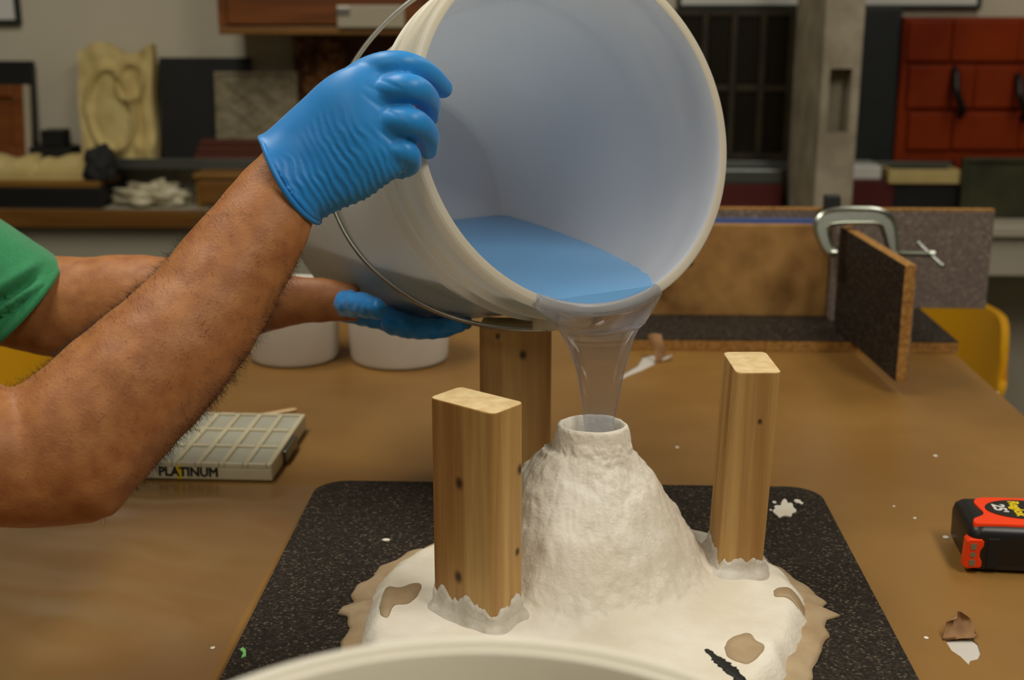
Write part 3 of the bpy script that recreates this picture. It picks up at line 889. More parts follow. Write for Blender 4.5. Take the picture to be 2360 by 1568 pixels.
# curled flaps of the tears
def flap(P, D, bow=0.006):
    """P: rows of pixel points with distance, a small curled sheet."""
    rows = [[atd(x, y, d) for (x, y, d) in row] for row in P]
    A = np.array(rows)
    nr, nc = A.shape[:2]
    A = np.stack([cat(A[:, j], 12) for j in range(nc)], 1)
    A = np.stack([cat(A[i], 12) for i in range(12)], 0)
    V = A.reshape(-1, 3); k = len(V)
    V2 = V + np.array([0.0, 0.0008, 0.0006])
    Fc = []
    for i in range(11):
        for j in range(11):
            a = i * 12 + j
            Fc += [(a, a + 1, a + 13, a + 12), (k + a, k + a + 12, k + a + 13, k + a + 1)]
    for i in range(11):
        Fc += [(i, k + i, k + i + 1, i + 1), (132 + i, 133 + i, k + 133 + i, k + 132 + i), (i * 12, i * 12 + 12, k + i * 12 + 12, k + i * 12), (i * 12 + 11, k + i * 12 + 11, k + i * 12 + 23, i * 12 + 23)]
    o = mesh('torn_flap', np.vstack([V, V2]), Fc, MAT['kraft_in'], tb, True)
    return o
dA = lambda x, y: float((atz(x, y, 0.001) - C0) @ dv)
h1 = dA(2215, 1474)
flap([[(2172, 1478, h1), (2205, 1474, h1), (2246, 1472, h1)], [(2180, 1445, h1 + .004), (2212, 1446, h1 + .006), (2250, 1462, h1 + .004)], [(2184, 1434, h1 + .003), (2210, 1424, h1 + .010), (2240, 1432, h1 + .008)], [(2206, 1428, h1 + .002), (2208, 1408, h1 + .008), (2228, 1420, h1 + .006)]], h1)
h2 = dA(1520, 835)
flap([[(1508, 836, h2), (1514, 840, h2), (1524, 834, h2)], [(1510, 815, h2 + .002), (1520, 815, h2), (1534, 812, h2)], [(1500, 790, h2 + .006), (1512, 792, h2), (1530, 794, h2)], [(1492, 774, h2 + .01), (1506, 770, h2 + .004), (1524, 772, h2 + .004)]], h2)

# small crumbs of plaster and pin holes on the paper
CR = [(2155, 1052, 5, 'white plaster crumb on the paper above and left of the tape measure'), (1560, 1032, 4, 'white plaster crumb on the paper between cone and right post'), (2135, 1472, 4, 'white plaster crumb left of the torn paper near the front'),
      (2108, 1195, 3, 'tiny white crumb right of the board corner'), (490, 1495, 4, 'white plaster crumb left of the dark board near the front'), (2300, 905, 3, 'tiny white crumb near the right table edge'), (2060, 1168, 3, 'tiny white crumb just beyond the board corner at right'), (2180, 1240, 6, 'pale crumb touching the shadow left of the tape measure')]
for i, (x, y, r0, crl) in enumerate(CR):
    p = atz(x, y, 0.0); q = r0 / F
    bm = bmesh.new(); bmesh.ops.create_icosphere(bm, subdivisions=2, radius=q)
    for v in bm.verts:
        v.co *= 1 + 0.4 * mnoise.noise(v.co * 300 + Vector((i * 3.1, 0, 0)))
        v.co = Vector((v.co.x * 1.5 + p[0], v.co.y * 1.6 + p[1], max(v.co.z * 0.5, -q * 0.3) + q * 0.3))
    tag(bm_to('plaster_crumb', bm, MAT['plaster'], None, True), crl, 'crumb', 'plaster crumbs on the brown paper')

# clear wrinkled plastic film lying on the left of the table
V, Fc = [], []
nx, ny = 70, 90
for j in range(ny):
    for i in range(nx):
        u, v = i / (nx - 1), j / (ny - 1)
        x = -0.64 + 0.388 * u + 0.02 * max(0, v - 0.55) * u; y = 0.70 + 0.505 * v - 0.05 * u * (1 - v)
        d = (x * 0.80 + y * 0.60)
        d2 = (x * 0.35 + y * 0.94)
        h = 0.004 + 0.0035 * (math.sin(d * 46 + 2.2 * nz((x, y, 0), 5)) + math.sin(d2 * 62 + 3 * nz((x, y, 4), 4))) * 0.5 + 0.004 * nz((x, y, 0), 9)
        h += 0.006 * math.exp(-((v - 0.80 - 0.12 * u) / 0.05) ** 2)
        ed = min(u, 1 - u, v, 1 - v)
        V.append((x, y, max(0.0012, h * min(1, ed * 8 + 0.15) + 0.001)))
for j in range(ny - 1):
    for i in range(nx - 1):
        a = j * nx + i; Fc.append((a, a + 1, a + nx + 1, a + nx))
fm = tag(mesh('plastic_film', V, Fc, MAT['film'], None, True), 'clear wrinkled plastic film on the paper beside the dark board', 'film')

# ------------------------------------------------------------------ dark speckled board
bd = prism('speckled_board', rrect(-0.238, 0.261, 0.60, 1.187, 0.032), 0.0005, 0.016, MAT['melamine'], None, 0.0012)
tag(bd, 'dark speckled board with rounded corners under the plaster mould', 'board')
BT = 0.016

# plaster splat and green scrap on the board
def patch_prism(name, pts, z0, z1, m, parent, seed=0, jag=0.0, n=60, bev=0.0006):
    P = np.array(pts + [pts[0]]); Q = cat(P, n)[:-1]
    c = Q.mean(0)
    out = []
    for k, q in enumerate(Q):
        f = 1 + jag * nz((q[0], q[1], 0), 120, seed)
        out.append(tuple(c + (q - c) * f))
    return prism(name, out, z0, z1, m, parent, bev)
sp = pxpoly([(1778, 1190), (1786, 1172), (1800, 1162), (1812, 1156), (1822, 1160), (1830, 1176), (1824, 1190), (1806, 1192), (1792, 1196)], BT)
s_ = empty('plaster_splash', (sum(p[0] for p in sp) / len(sp), sum(p[1] for p in sp) / len(sp), BT), 'white plaster splash on the speckled board behind the right post', 'splash')
patch_prism('splat', sp, BT, BT + 0.002, MAT['plaster'], s_, 3, 0.5)
for (x, y, q) in ((1838, 1158, 8), (1784, 1160, 5), (1776, 1178, 4), (1846, 1162, 5)):
    p = atz(x, y, BT); q /= 3200
    patch_prism('droplet', [(p[0] + q * 1.3 * math.cos(t), p[1] + q * 1.6 * math.sin(t)) for t in np.arange(0, 6.2, 0.6)], BT, BT + 0.0015, MAT['plaster'], s_, 5, 0.4, 30)
gsc = pxpoly([(553, 1500), (560, 1494), (567, 1502), (567, 1514), (556, 1518), (561, 1508)], BT)
tag(prism('green_scrap', gsc, BT, BT + 0.001, MAT['green_bit']), 'tiny green scrap on the board near its left edge', 'scrap')
p = atz(890, 1247, BT)
bm = bmesh.new(); bmesh.ops.create_icosphere(bm, subdivisions=2, radius=0.003)
for v in bm.verts: v.co = Vector((v.co.x * 1.3 + p[0], v.co.y * 0.9 + p[1], v.co.z * 0.4 + BT + 0.0008))
tag(bm_to('plaster_crumb', bm, MAT['plaster'], None, True), 'small white plaster crumb on the dark board behind the left post', 'crumb')

# ------------------------------------------------------------------ plaster mould
MC = np.array([0.030, 0.958])
mo = empty('plaster_mould', (MC[0], MC[1], BT), 'white plaster cone mould with a pouring hole and wooden posts', 'mould')
white = [(-0.135, 0.800), (-0.145, 0.850), (-0.146, 0.900), (-0.144, 0.945), (-0.125, 0.985), (-0.100, 1.018), (-0.06, 1.05), (0.0, 1.065), (0.06, 1.064), (0.11, 1.052), (0.145, 1.03), (0.180, 0.988),
         (0.196, 0.950), (0.199, 0.915), (0.190, 0.870), (0.175, 0.835), (0.162, 0.800), (0.140, 0.770), (0.09, 0.745), (0.02, 0.735), (-0.05, 0.742), (-0.105, 0.765)]
WP = cat(np.array(white + white[:3]), 400)
WP = np.array(WP)
ang = np.arctan2(WP[:, 1] - MC[1], WP[:, 0] - MC[0])
rad = np.hypot(WP[:, 1] - MC[1], WP[:, 0] - MC[0])
oi = np.argsort(ang); ang, rad = ang[oi], rad[oi]
def Rout(t):
    t = (t + math.pi) % (2 * math.pi) - math.pi
    return float(np.interp(t, ang, rad, period=2 * math.pi))
ST = 0.036   # top of the slab
prof = [(0.001, 0.06), (0.012, 0.058), (0.019, 0.062), (0.0205, 0.09), (0.0215, 0.12), (0.0225, 0.140), (0.0235, 0.1515), (0.0248, 0.1565), (0.0265, 0.1575), (0.0285, 0.1555), (0.0300, 0.150),
        (0.0318, 0.141), (0.0335, 0.135), (0.040, 0.1245), (0.0475, 0.114), (0.056, 0.101), (0.0655, 0.086), (0.075, 0.069), (0.083, 0.054), (0.090, 0.044), (0.097, 0.0385), (0.106, 0.0365)]
PR = cat(prof, 110)
NT = 300
V = []
def slab_h(x, y):
    return ST + 0.0022 * nz((x, y, 0), 22, 2.0) + 0.0012 * nz((x, y, 0), 70, 5.0)
rows = []
for k in range(len(PR)):
    r0, z0 = PR[k]
    row = []
    for j in range(NT):
        t = 2 * math.pi * j / NT
        left = max(0.0, -math.cos(t)) ** 1.5
        top = math.exp(-((z0 - 0.118) / 0.024) ** 2) if r0 > 0.033 else 0
        el = 1 - 0.17 * (abs(math.sin(t)) ** 2) * max(0.0, min(1, (z0 - 0.10) / 0.05)) if r0 < 0.034 else 1 - 0.12 * abs(math.sin(t)) ** 2 * max(0.0, min(1, (z0 - 0.08) / 0.06))
        rr = r0 * el * (1 + 0.30 * left * top + 0.05 * math.sin(3 * t + 1.3) * (r0 > 0.035))
        x, y, z = MC[0] + rr * math.cos(t), MC[1] + rr * math.sin(t), z0
        a = 1.0 if r0 > 0.031 else 0.35
        dd = a * (0.0016 * nz((x, y, z), 38, 1) + 0.0009 * nz((x, y, z), 110, 7) + 0.0009 * nz((x, y, z), 230, 3) + 0.0006 * nz((x, y, z), 420, 3))
        if r0 > 0.024: z += a * 0.0025 * nz((x, y, 0), 60, 9)
        if r0 > 0.09: z = z * (1 - (r0 - 0.09) / 0.016) + slab_h(x, y) * (r0 - 0.09) / 0.016
        row.append((x + dd * math.cos(t), y + dd * math.sin(t), z + 0.6 * dd))
    rows.append(row)
NS = 34
for k in range(1, NS + 1):
    f = k / NS
    row = []
    for j in range(NT):
        t = 2 * math.pi * j / NT
        R0 = math.hypot(rows[len(PR) - 1][j][0] - MC[0], rows[len(PR) - 1][j][1] - MC[1])
        jag = 0.003 * nz((math.cos(t) * 0.2, math.sin(t) * 0.2, 0), 60, 4) + 0.0015 * nz((math.cos(t) * 0.2, math.sin(t) * 0.2, 0), 200, 8)
        R1 = max(Rout(t) + jag, R0 + 0.006)
        rr = R0 + (R1 - R0) * f
        x, y = MC[0] + rr * math.cos(t), MC[1] + rr * math.sin(t)
        e = R1 - rr
        ed = 1 - max(0.0, 1 - e / 0.02) ** 2.2
        z = BT + 0.003 + (slab_h(x, y) - BT - 0.003) * ed
        row.append((x, y, z))
    rows.append(row)
last = rows[-1]
rows.append([(p[0], p[1], BT) for p in last])
V = [p for row in rows for p in row]
shell = mesh('plaster_shell', V, rings_faces(len(rows), NT), MAT['plaster'], mo, True)

def top_z(x, y):
    t = math.atan2(y - MC[1], x - MC[0]); rr = math.hypot(x - MC[0], y - MC[1]); e = Rout(t) - rr
    ed = 1 - max(0.0, 1 - e / 0.02) ** 2.2 if e > 0 else 0
    return BT + 0.003 + (slab_h(x, y) - BT - 0.003) * ed

# clay skirt showing round the plaster, frayed
sk = []
for j in range(260):
    t = 2 * math.pi * j / 260
    ex = 0.016 + 0.006 * nz((math.cos(t), math.sin(t), 0), 2.2, 6) + 0.005 * nz((math.cos(t), math.sin(t), 0), 11, 2) + 0.002 * nz((math.cos(t), math.sin(t), 0), 40, 2)
    if 0 < t < 2.4: ex *= 0.45 + 0.55 * abs(t - 1.2) / 1.2
    rr = Rout(t) + max(0.003, ex)
    for tt, am in ((math.radians(346), 0.012), (math.radians(196), 0.014)):
        rr += am * math.exp(-((t - tt) / 0.025) ** 2)
    sk.append((MC[0] + rr * math.cos(t), MC[1] + rr * math.sin(t)))
V = []
lev = [(1.0, 0.0), (1.0, 0.0018), (0.985, 0.004), (0.94, 0.0065), (0.88, 0.0075), (0.6, 0.0075)]
for f, h in lev:
    for j, (x, y) in enumerate(sk):
        V.append((MC[0] + (x - MC[0]) * f, MC[1] + (y - MC[1]) * f, BT + h * (1 + 0.5 * nz((x, y, f), 45, 3)) if h else BT))
tag(mesh('clay_skirt', V, rings_faces(len(lev), 260), MAT['clay'], mo, True), 'beige clay skirt')

# clay registration patches let into the plaster, and the marker line
for i, P in enumerate(([(1670, 1492), (1682, 1474), (1706, 1465), (1728, 1463), (1742, 1480), (1762, 1494), (1752, 1514), (1724, 1530), (1700, 1524), (1676, 1512)],
                       [(1782, 1362), (1796, 1354), (1822, 1352), (1842, 1362), (1856, 1372), (1852, 1390), (1830, 1384), (1806, 1380), (1786, 1376)],
                       [(874, 1400), (884, 1364), (894, 1352), (918, 1356), (950, 1344), (972, 1346), (962, 1372), (942, 1392), (908, 1400), (894, 1424), (878, 1420)])):
    pp = [tuple(atz(a, b, ST)[:2]) for a, b in P]
    c = np.mean(pp, 0)
    Q = cat(np.array(pp + [pp[0]]), 50)[:-1]
    V = []
    for f, h in ((1.0, -0.008), (1.0, 0.0002), (0.97, 0.0012), (0.5, 0.0013), (0.05, 0.0012)):
        for q in Q:
            x, y = c + (q - c) * f * (1 + 0.05 * nz((q[0], q[1], 0), 150, i))
            V.append((x, y, top_z(x, y) + h))
    mesh('clay_patch', V, rings_faces(5, len(Q)), MAT['clay'], mo, True)
A, B = atz(1628, 1498, ST)[:2], atz(1716, 1572, ST)[:2]
V = []
nL = 40
dirn = (B - A) / np.linalg.norm(B - A); pn = np.array([-dirn[1], dirn[0]])
for k in range(nL):
    f = k / (nL - 1); p = A + (B - A) * f
    w = 0.0032 * (0.5 + 0.8 * min(1, 2.5 * f)) * (1 + 0.5 * nz((f * 9, 0, 1), 1.3))
    for sgn, hh in ((-1, -0.001), (-1, 0.0007), (0, 0.001), (1, 0.0007), (1, -0.001)):
        q = p + pn * (sgn * w * (1 + 0.4 * nz((f * 30, sgn * 3, 1), 1.0)))
        V.append((q[0], q[1], top_z(q[0], q[1]) + hh))
mesh('marker_line', V, rings_faces(nL, 5), MAT['ink'], mo, True)

# wooden posts, each a stud with rounded edges standing in a plaster collar
def post(cx, cy, w, d, rot, z0, z1, leanv, knots, collar_h, seed):
    pts = rrect(-w / 2, w / 2, -d / 2, d / 2, 0.0055, 5)
    R = Matrix.Rotation(math.radians(rot), 4, 'Z')
    Sh = Matrix.Identity(4); Sh[0][2] = leanv[0]; Sh[1][2] = leanv[1]
    M = Matrix.Translation((cx, cy, z0)) @ Sh @ R
    m = wood('pine_post', rgb(208, 164, 94), rgb(156, 106, 48), 0.5, 2, [tuple((M @ Vector(k[:3])) - Vector(tuple(wloc(mo)))) + (k[3],) for k in knots])
    o = prism('wooden_post', pts, 0, z1 - z0, m, mo, 0.0012, M, 2)
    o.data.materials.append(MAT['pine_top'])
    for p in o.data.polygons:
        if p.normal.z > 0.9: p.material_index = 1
    # collar
    V = []
    Q = np.array(rrect(-w / 2, w / 2, -d / 2, d / 2, 0.0055, 6))
    big = np.array([p for a_, b_ in zip(Q, np.roll(Q, -1, 0)) for p in (np.linspace(a_, b_, max(2, int(np.linalg.norm(b_ - a_) / 0.0009)), endpoint=False))])
    tg = np.roll(big, -1, 0) - np.roll(big, 1, 0)
    n_ = np.stack([tg[:, 1], -tg[:, 0]], 1); n_ /= np.linalg.norm(n_, axis=1)[:, None]
    nn = len(big)
    lv = [(0.012, -0.008), (0.007, -0.0005), (0.0035, 0.004), (0.0020, 0.35), (0.0014, 0.75), (0.0006, 1.0), (-0.003, 1.0)]
    for off, h in lv:
        for q, v in zip(big, n_):
            p = q + v * off * (1 + 0.3 * nz((q[0], q[1], off * 20), 80, seed))
            top = collar_h * (1 + 0.7 * nz((q[0], q[1], 0), 75, seed) + 0.3 * nz((q[0], q[1], 0), 260, seed) + 0.1 * nz((q[0], q[1], 0), 700, seed))
            zz = 0.036 - z0 + (h if abs(h) < 0.01 else h * top)
            w3 = M @ Vector((p[0], p[1], max(0.0, zz)))
            V.append(tuple(w3))
    mesh('plaster_collar', V, rings_faces(len(lv), nn), MAT['plaster_s'], mo, True)
    return o

post(-0.0575, 0.8725, 0.062, 0.035, -40 + 3, 0.020, 0.204, (0.0, 0.0), [(-0.002, -0.0175, 0.124, 0.0032), (-0.004, -0.0175, 0.049, 0.0032), (0.031, 0.012, 0.134, 0.0028), (0.031, 0.009, 0.070, 0.0022)], 0.016, 1.0)
post(0.1485, 0.972, 0.0355, 0.060, 3, 0.020, 0.206, (0.035, 0.0), [(0.004, -0.03, 0.146, 0.0016)], 0.012, 4.0)
post(-0.037, 1.116, 0.064, 0.035, -3, 0.016, 0.200, (0.0, 0.0), [(0.008, -0.0175, 0.158, 0.003), (-0.015, -0.0175, 0.175, 0.0018)], 0.014, 7.0)

# ------------------------------------------------------------------ bucket
BC = np.array([0.01823, 1.05352, 0.38118])
th, ph = 0.57487, 0.30538
bn = np.array([math.cos(ph) * math.sin(th), -math.cos(ph) * math.cos(th), math.sin(ph)])
be1 = np.cross(bn, [0, 0, 1.0]); be1 /= np.linalg.norm(be1)
be2 = np.cross(be1, bn)
bk = empty('pouring_bucket', BC - bn * 0.36, 'large white plastic bucket tipped to pour, held by gloved hands', 'bucket')
outp = [(0.365, 0.010), (0.366, 0.110), (0.364, 0.126), (0.358, 0.1305), (0.345, 0.1318), (0.22, 0.1375), (0.102, 0.1428), (0.096, 0.1445), (0.0925, 0.1480), (0.088, 0.1492), (0.078, 0.1486), (0.0752, 0.1495), (0.0735, 0.1524), (0.0715, 0.1536), (0.0695, 0.1520), (0.0672, 0.1482),
        (0.054, 0.1484), (0.0512, 0.1505), (0.050, 0.1532), (0.048, 0.1545), (0.0455, 0.1530), (0.0435, 0.1486), (0.026, 0.1490), (0.0235, 0.1470), (0.0185, 0.1465), (0.0168, 0.1510), (0.0140, 0.1538), (0.0045, 0.1545), (0.0015, 0.1537), (0.0, 0.1520), (-0.0006, 0.1492), (0.0, 0.1468), (0.0012, 0.1455)]
inp = [(0.0012, 0.1455), (0.003, 0.1449), (0.0065, 0.1447), (0.024, 0.1445), (0.042, 0.1443), (0.047, 0.1428), (0.067, 0.1425), (0.072, 0.1411), (0.088, 0.1408), (0.097, 0.1392), (0.22, 0.1336), (0.340, 0.1282), (0.352, 0.1272), (0.359, 0.122), (0.361, 0.11), (0.361, 0.010)]
nb = lambda P: [(-s, r) for s, r in P]
lathe('body', nb(outp), MAT['bucket'], bk, BC, bn, 128, 28, cap='first')
lathe('inner_wall', nb(inp), MAT['bucket_in'], bk, BC, bn, 128, 28, cap='last')
# wire bail: pivots low and high on the rim, swung back over the body
al, be_, Rb, sb, sx = 1.73946, 0.71549, 0.17222, 0.0699, 1.1287
ba = math.cos(al) * be1 + math.sin(al) * be2
bm_ = math.sin(al) * be1 - math.cos(al) * be2
bb = math.cos(be_) * bm_ - math.sin(be_) * bn
path = []
for t in np.linspace(0, math.pi, 60):
    path.append(BC - bn * 0.0595 - bn * 0.0104 * min(1, math.sin(t) * 3) + (Rb if t < math.pi / 2 else 0.161) * math.cos(t) * ba + Rb * sx * math.sin(t) * bb)
path = np.array(path)
e0 = BC - bn * 0.0595 + 0.150 * ba; e1_ = BC - bn * 0.0595 - 0.150 * ba
hd = tube('handle', np.vstack([[e0], [e0 * 0.3 + path[0] * 0.7], path, [e1_ * 0.3 + path[-1] * 0.7], [e1_]]), 0.0023, MAT['wire'], bk, 10, 160)
tag(hd, 'bare wire bail handle')
for e, sg in ((e0, 1), (e1_, -1)):
    V, Fc = tube_geo([e - ba * sg * 0.004, e + ba * sg * 0.012], 0.011, 20)
    mesh('handle_ear', V, Fc, MAT['bucket'], bk, True, 40)

# ------------------------------------------------------------------ resin: pool in the bucket and falling stream
ZL = 0.2505
rs = empty('blue_resin', (MC[0], MC[1], 0.07), 'clear blue liquid pooled in the bucket and pouring into the mould', 'liquid')
secs = []
NA, NCH = 40, 30
ri = np.array(inp)
for s in np.r_[np.linspace(0.0015, 0.352, 46), 0.3615]:
    r0 = float(np.interp(s, ri[:13, 0], ri[:13, 1])) + 0.0010
    t = (ZL - BC[2] + s * math.sin(ph)) / math.cos(ph)
    w = math.sqrt(max(r0 * r0 - t * t, 1e-8))
    a0 = math.atan2(t, w)          # angle of chord end, right side (+e1)
    A = np.linspace(a0, -math.pi - a0, NA)
    pts = [BC - bn * s + r0 * (math.cos(a) * be1 + math.sin(a) * be2) for a in A]
    ch = np.linspace(-w, w, NCH + 2)[1:-1]
    pts += [BC - bn * s + c * be1 + t * be2 for c in ch]
    secs.append(pts)
V = np.array(secs).reshape(-1, 3)
mesh('pool', V, rings_faces(len(secs), NA + NCH), MAT['resin'], rs, True, 40)
# stream: a sheet that wets the lip between two points of the rim and narrows as it falls
NCs = 25
aa = np.radians(np.linspace(297, 249, NCs))
def rimrow(s_, r_):
    return [BC - bn * s_ + r_ * (math.cos(a) * be1 + math.sin(a) * be2) for a in aa]
SR = [(rimrow(0.020, 0.1440), 0.0006), (rimrow(0.006, 0.1444), 0.0008), (rimrow(0.000, 0.1458), 0.0010), (rimrow(-0.0022, 0.1495), 0.0012), (rimrow(-0.0012, 0.1535), 0.0014), (rimrow(0.001, 0.1562), 0.0016)]
for xl, xr, y, Y, tk in ((1268, 1490, 741, 1.004, 0.0022), (1284, 1474, 757, 0.998, 0.0028), (1300, 1461, 782, 0.992, 0.0034), (1314, 1452, 812, 0.987, 0.0038), (1326, 1442, 847, 0.982, 0.0040), (1334, 1433, 887, 0.976, 0.0042),
                         (1341, 1424, 932, 0.970, 0.0042), (1346, 1414, 980, 0.965, 0.0042), (1351, 1406, 1050, 0.961, 0.004), (1356, 1400, 1150, 0.958, 0.004)):
    A, B = atY(xl, y, Y), atY(xr, y, Y)
    sag = max(0.0, 1 - (y - 741) / 60.0)
    SR.append(([A + (B - A) * f + np.array([0, 0, -0.006 * sag * (1 - (2 * f - 1) ** 2)]) for f in np.linspace(0, 1, NCs)], tk))
G = np.array([r_[0] for r_ in SR]); TK = np.array([[r_[1]] for r_ in SR])
n_ = 90
Gd = cat(np.c_[G.reshape(len(SR), -1), TK], n_)
TK = Gd[:, -1]; G = Gd[:, :-1].reshape(n_, NCs, 3)
du = np.gradient(G, axis=0); dw = np.gradient(G, axis=1)
NN = np.cross(du, dw); NN /= np.linalg.norm(NN, axis=2)[:, :, None]
V = []
for k in range(n_):
    th_ = TK[k] * np.sqrt(np.maximum(0.0, 1 - np.linspace(-1, 1, NCs) ** 4))[:, None] + 0.00005
    V += list(G[k] + NN[k] * th_) + list((G[k] - NN[k] * th_)[::-1])
mesh('stream', V, rings_faces(n_, NCs * 2), MAT['stream'], rs, True)

# ------------------------------------------------------------------ person
pe = empty('person', (-0.95, 1.02, FZ), 'person in green t-shirt and blue gloves pouring from the bucket', 'person')
def sec(x0, y0, x1, y1, D, th_, D1=None):
    A, B = atd(x0, y0, D), atd(x1, y1, D if D1 is None else D1)
    return (A, B, th_ * np.linalg.norm(B - A) / 2)
near_arm = [sec(705, 285, 800, 425, 0.965, 0.60), sec(655, 305, 760, 465, 0.960, 0.62), sec(600, 352, 722, 512, 0.952, 0.66), sec(522, 440, 705, 570, 0.943, 0.74), sec(432, 545, 652, 668, 0.932, 0.80),
            sec(340, 650, 592, 782, 0.920, 0.86), sec(240, 738, 532, 872, 0.908, 0.90), sec(142, 822, 452, 968, 0.896, 0.92), sec(62, 886, 375, 1052, 0.886, 0.92), sec(10, 930, 322, 1112, 0.878, 0.9), sec(-30, 1000, 262, 1188, 0.872, 0.85), sec(-40, 1070, 235, 1190, 0.87, 0.7)]
g1 = loft_geo(near_arm, 48, 90)
def P3(x, y, z): return np.array([x, y, z], float)
SHN = P3(-0.66, 0.80, 0.36)           # near shoulder
elb = [sec(175, 1020, 225, 1205, 0.872, 0.9), sec(90, 945, 130, 1215, 0.868, 0.95), sec(0, 888, 0, 1215, 0.862, 0.95), sec(-170, 812, -150, 1180, 0.85, 0.95), sec(-420, 700, -380, 1090, 0.83, 0.95), sec(-760, 560, -700, 990, 0.81, 0.95), sec(-960, 490, -900, 930, 0.80, 0.95)]
g2 = loft_geo(elb, 48, 60)
far_arm = [sec(-420, 360, -460, 640, 1.24, 1.0), sec(-260, 430, -330, 720, 1.25, 1.0), sec(-90, 500, -150, 785, 1.26, 0.95), sec(60, 578, 0, 800, 1.27, 0.9), sec(190, 592, 150, 828, 1.275, 0.9), sec(300, 586, 300, 835, 1.27, 0.85),
           sec(420, 598, 430, 820, 1.26, 0.80), sec(540, 618, 545, 790, 1.25, 0.76), sec(650, 632, 655, 757, 1.24, 0.72), sec(740, 640, 745, 744, 1.23, 0.70), sec(830, 655, 835, 745, 1.225, 0.66)]
g3 = loft_geo(far_arm, 48, 90)
TCX, TCY = -0.93, 1.06
# torso, neck and head, leaning over the table
def ring(c, a, b, tilt=0.25, nc=40):
    t = np.arange(nc) * 2 * math.pi / nc
    return c + np.outer(np.cos(t) * a, [math.cos(tilt), 0, -math.sin(tilt)]) + np.outer(np.sin(t) * b, [0, 1.0, 0])
def body_geo(rows):
    V = np.vstack([ring(P3(*r[:3]), r[3], r[4], r[5]) for r in rows])
    return V, rings_faces(len(rows), 40)
tr = [(-1.02, 1.03, 0.02, 0.115, 0.165, 0.2), (-0.99, 1.03, 0.12, 0.115, 0.165, 0.25), (-0.95, 1.03, 0.22, 0.12, 0.175, 0.3), (-0.90, 1.03, 0.32, 0.125, 0.19, 0.4), (-0.85, 1.03, 0.41, 0.12, 0.20, 0.45), (-0.81, 1.03, 0.47, 0.10, 0.185, 0.5), (-0.785, 1.03, 0.505, 0.075, 0.12, 0.5), (-0.77, 1.03, 0.53, 0.06, 0.065, 0.5), (-0.75, 1.03, 0.58, 0.058, 0.058, 0.45)]
Q = cat(tr, 40); gt = body_geo([tuple(q) for q in Q])
hdr = [(-0.745, 1.03, 0.555, 0.045, 0.045, 0.3), (-0.715, 1.03, 0.60, 0.068, 0.058, 0.3), (-0.70, 1.03, 0.64, 0.086, 0.068, 0.3), (-0.70, 1.03, 0.69, 0.095, 0.075, 0.3), (-0.71, 1.03, 0.74, 0.098, 0.077, 0.3), (-0.72, 1.03, 0.785, 0.085, 0.068, 0.3), (-0.73, 1.03, 0.815, 0.05, 0.04, 0.3), (-0.735, 1.03, 0.823, 0.015, 0.012, 0.3)]
Q = cat(hdr, 30); gh = body_geo([tuple(q) for q in Q])
nose = capsule_geo([(-0.612, 1.03, 0.715), (-0.598, 1.03, 0.69), (-0.588, 1.03, 0.668)], [0.009, 0.012, 0.014], 14, 12)
brow = capsule_geo([(-0.625, 0.98, 0.718), (-0.612, 1.03, 0.722), (-0.625, 1.08, 0.718)], [0.012, 0.014, 0.012], 14, 12)
chin = capsule_geo([(-0.655, 1.01, 0.60), (-0.645, 1.03, 0.597), (-0.655, 1.05, 0.60)], [0.018, 0.02, 0.018], 14, 12)
ears = [capsule_geo([(-0.715, 1.03 + s * 0.076, 0.715), (-0.725, 1.03 + s * 0.083, 0.695), (-0.715, 1.03 + s * 0.077, 0.668)], [0.010, 0.013, 0.009], 14, 12) for s in (-1, 1)]
sh_n = capsule_geo([(-0.86, 0.95, 0.42), (-0.80, 0.88, 0.42), (-0.70, 0.82, 0.36)], [0.085, 0.075, 0.062], 24, 20)
sh_f = capsule_geo([(-0.86, 1.12, 0.40), (-0.80, 1.18, 0.35), (-0.73, 1.21, 0.30)], [0.075, 0.062, 0.052], 24, 20)
BVt, BF, BN = fuse([g1, g2, g3, gt, gh, nose, brow, chin, sh_n, sh_f] + ears, 0.0042, 8, 0.5)
BVt = np.array([v + n * 0.0012 * nz(v, 55, 3) for v, n in zip(BVt, BN)])
mesh('body', BVt, BF, MAT['skin'], pe, True)
# legs in trousers below the table edge
leg = []
for s in (-1, 1):
    leg.append(capsule_geo([(-1.03, 1.03 + s * 0.085, 0.0), (-1.03, 1.03 + s * 0.09, -0.40), (-1.05, 1.03 + s * 0.09, -0.84)], [0.095, 0.07, 0.055], 24, 30))
hip = capsule_geo([(-1.03, 0.97, 0.02), (-1.03, 1.09, 0.02)], [0.125, 0.125], 24, 12)
tv, tf, tn = fuse(leg + [hip], 0.008, 4)
mesh('trousers', tv, tf, MAT['jeans'], pe, True)
for s in (-1, 1):
    v, f = capsule_geo([(-1.10, 1.03 + s * 0.09, FZ + 0.045), (-1.0, 1.03 + s * 0.09, FZ + 0.045), (-0.88, 1.03 + s * 0.095, FZ + 0.038)], [0.045, 0.045, 0.037], 20, 20)
    mesh('shoe', v, f, MAT['blackrub'], pe, True)
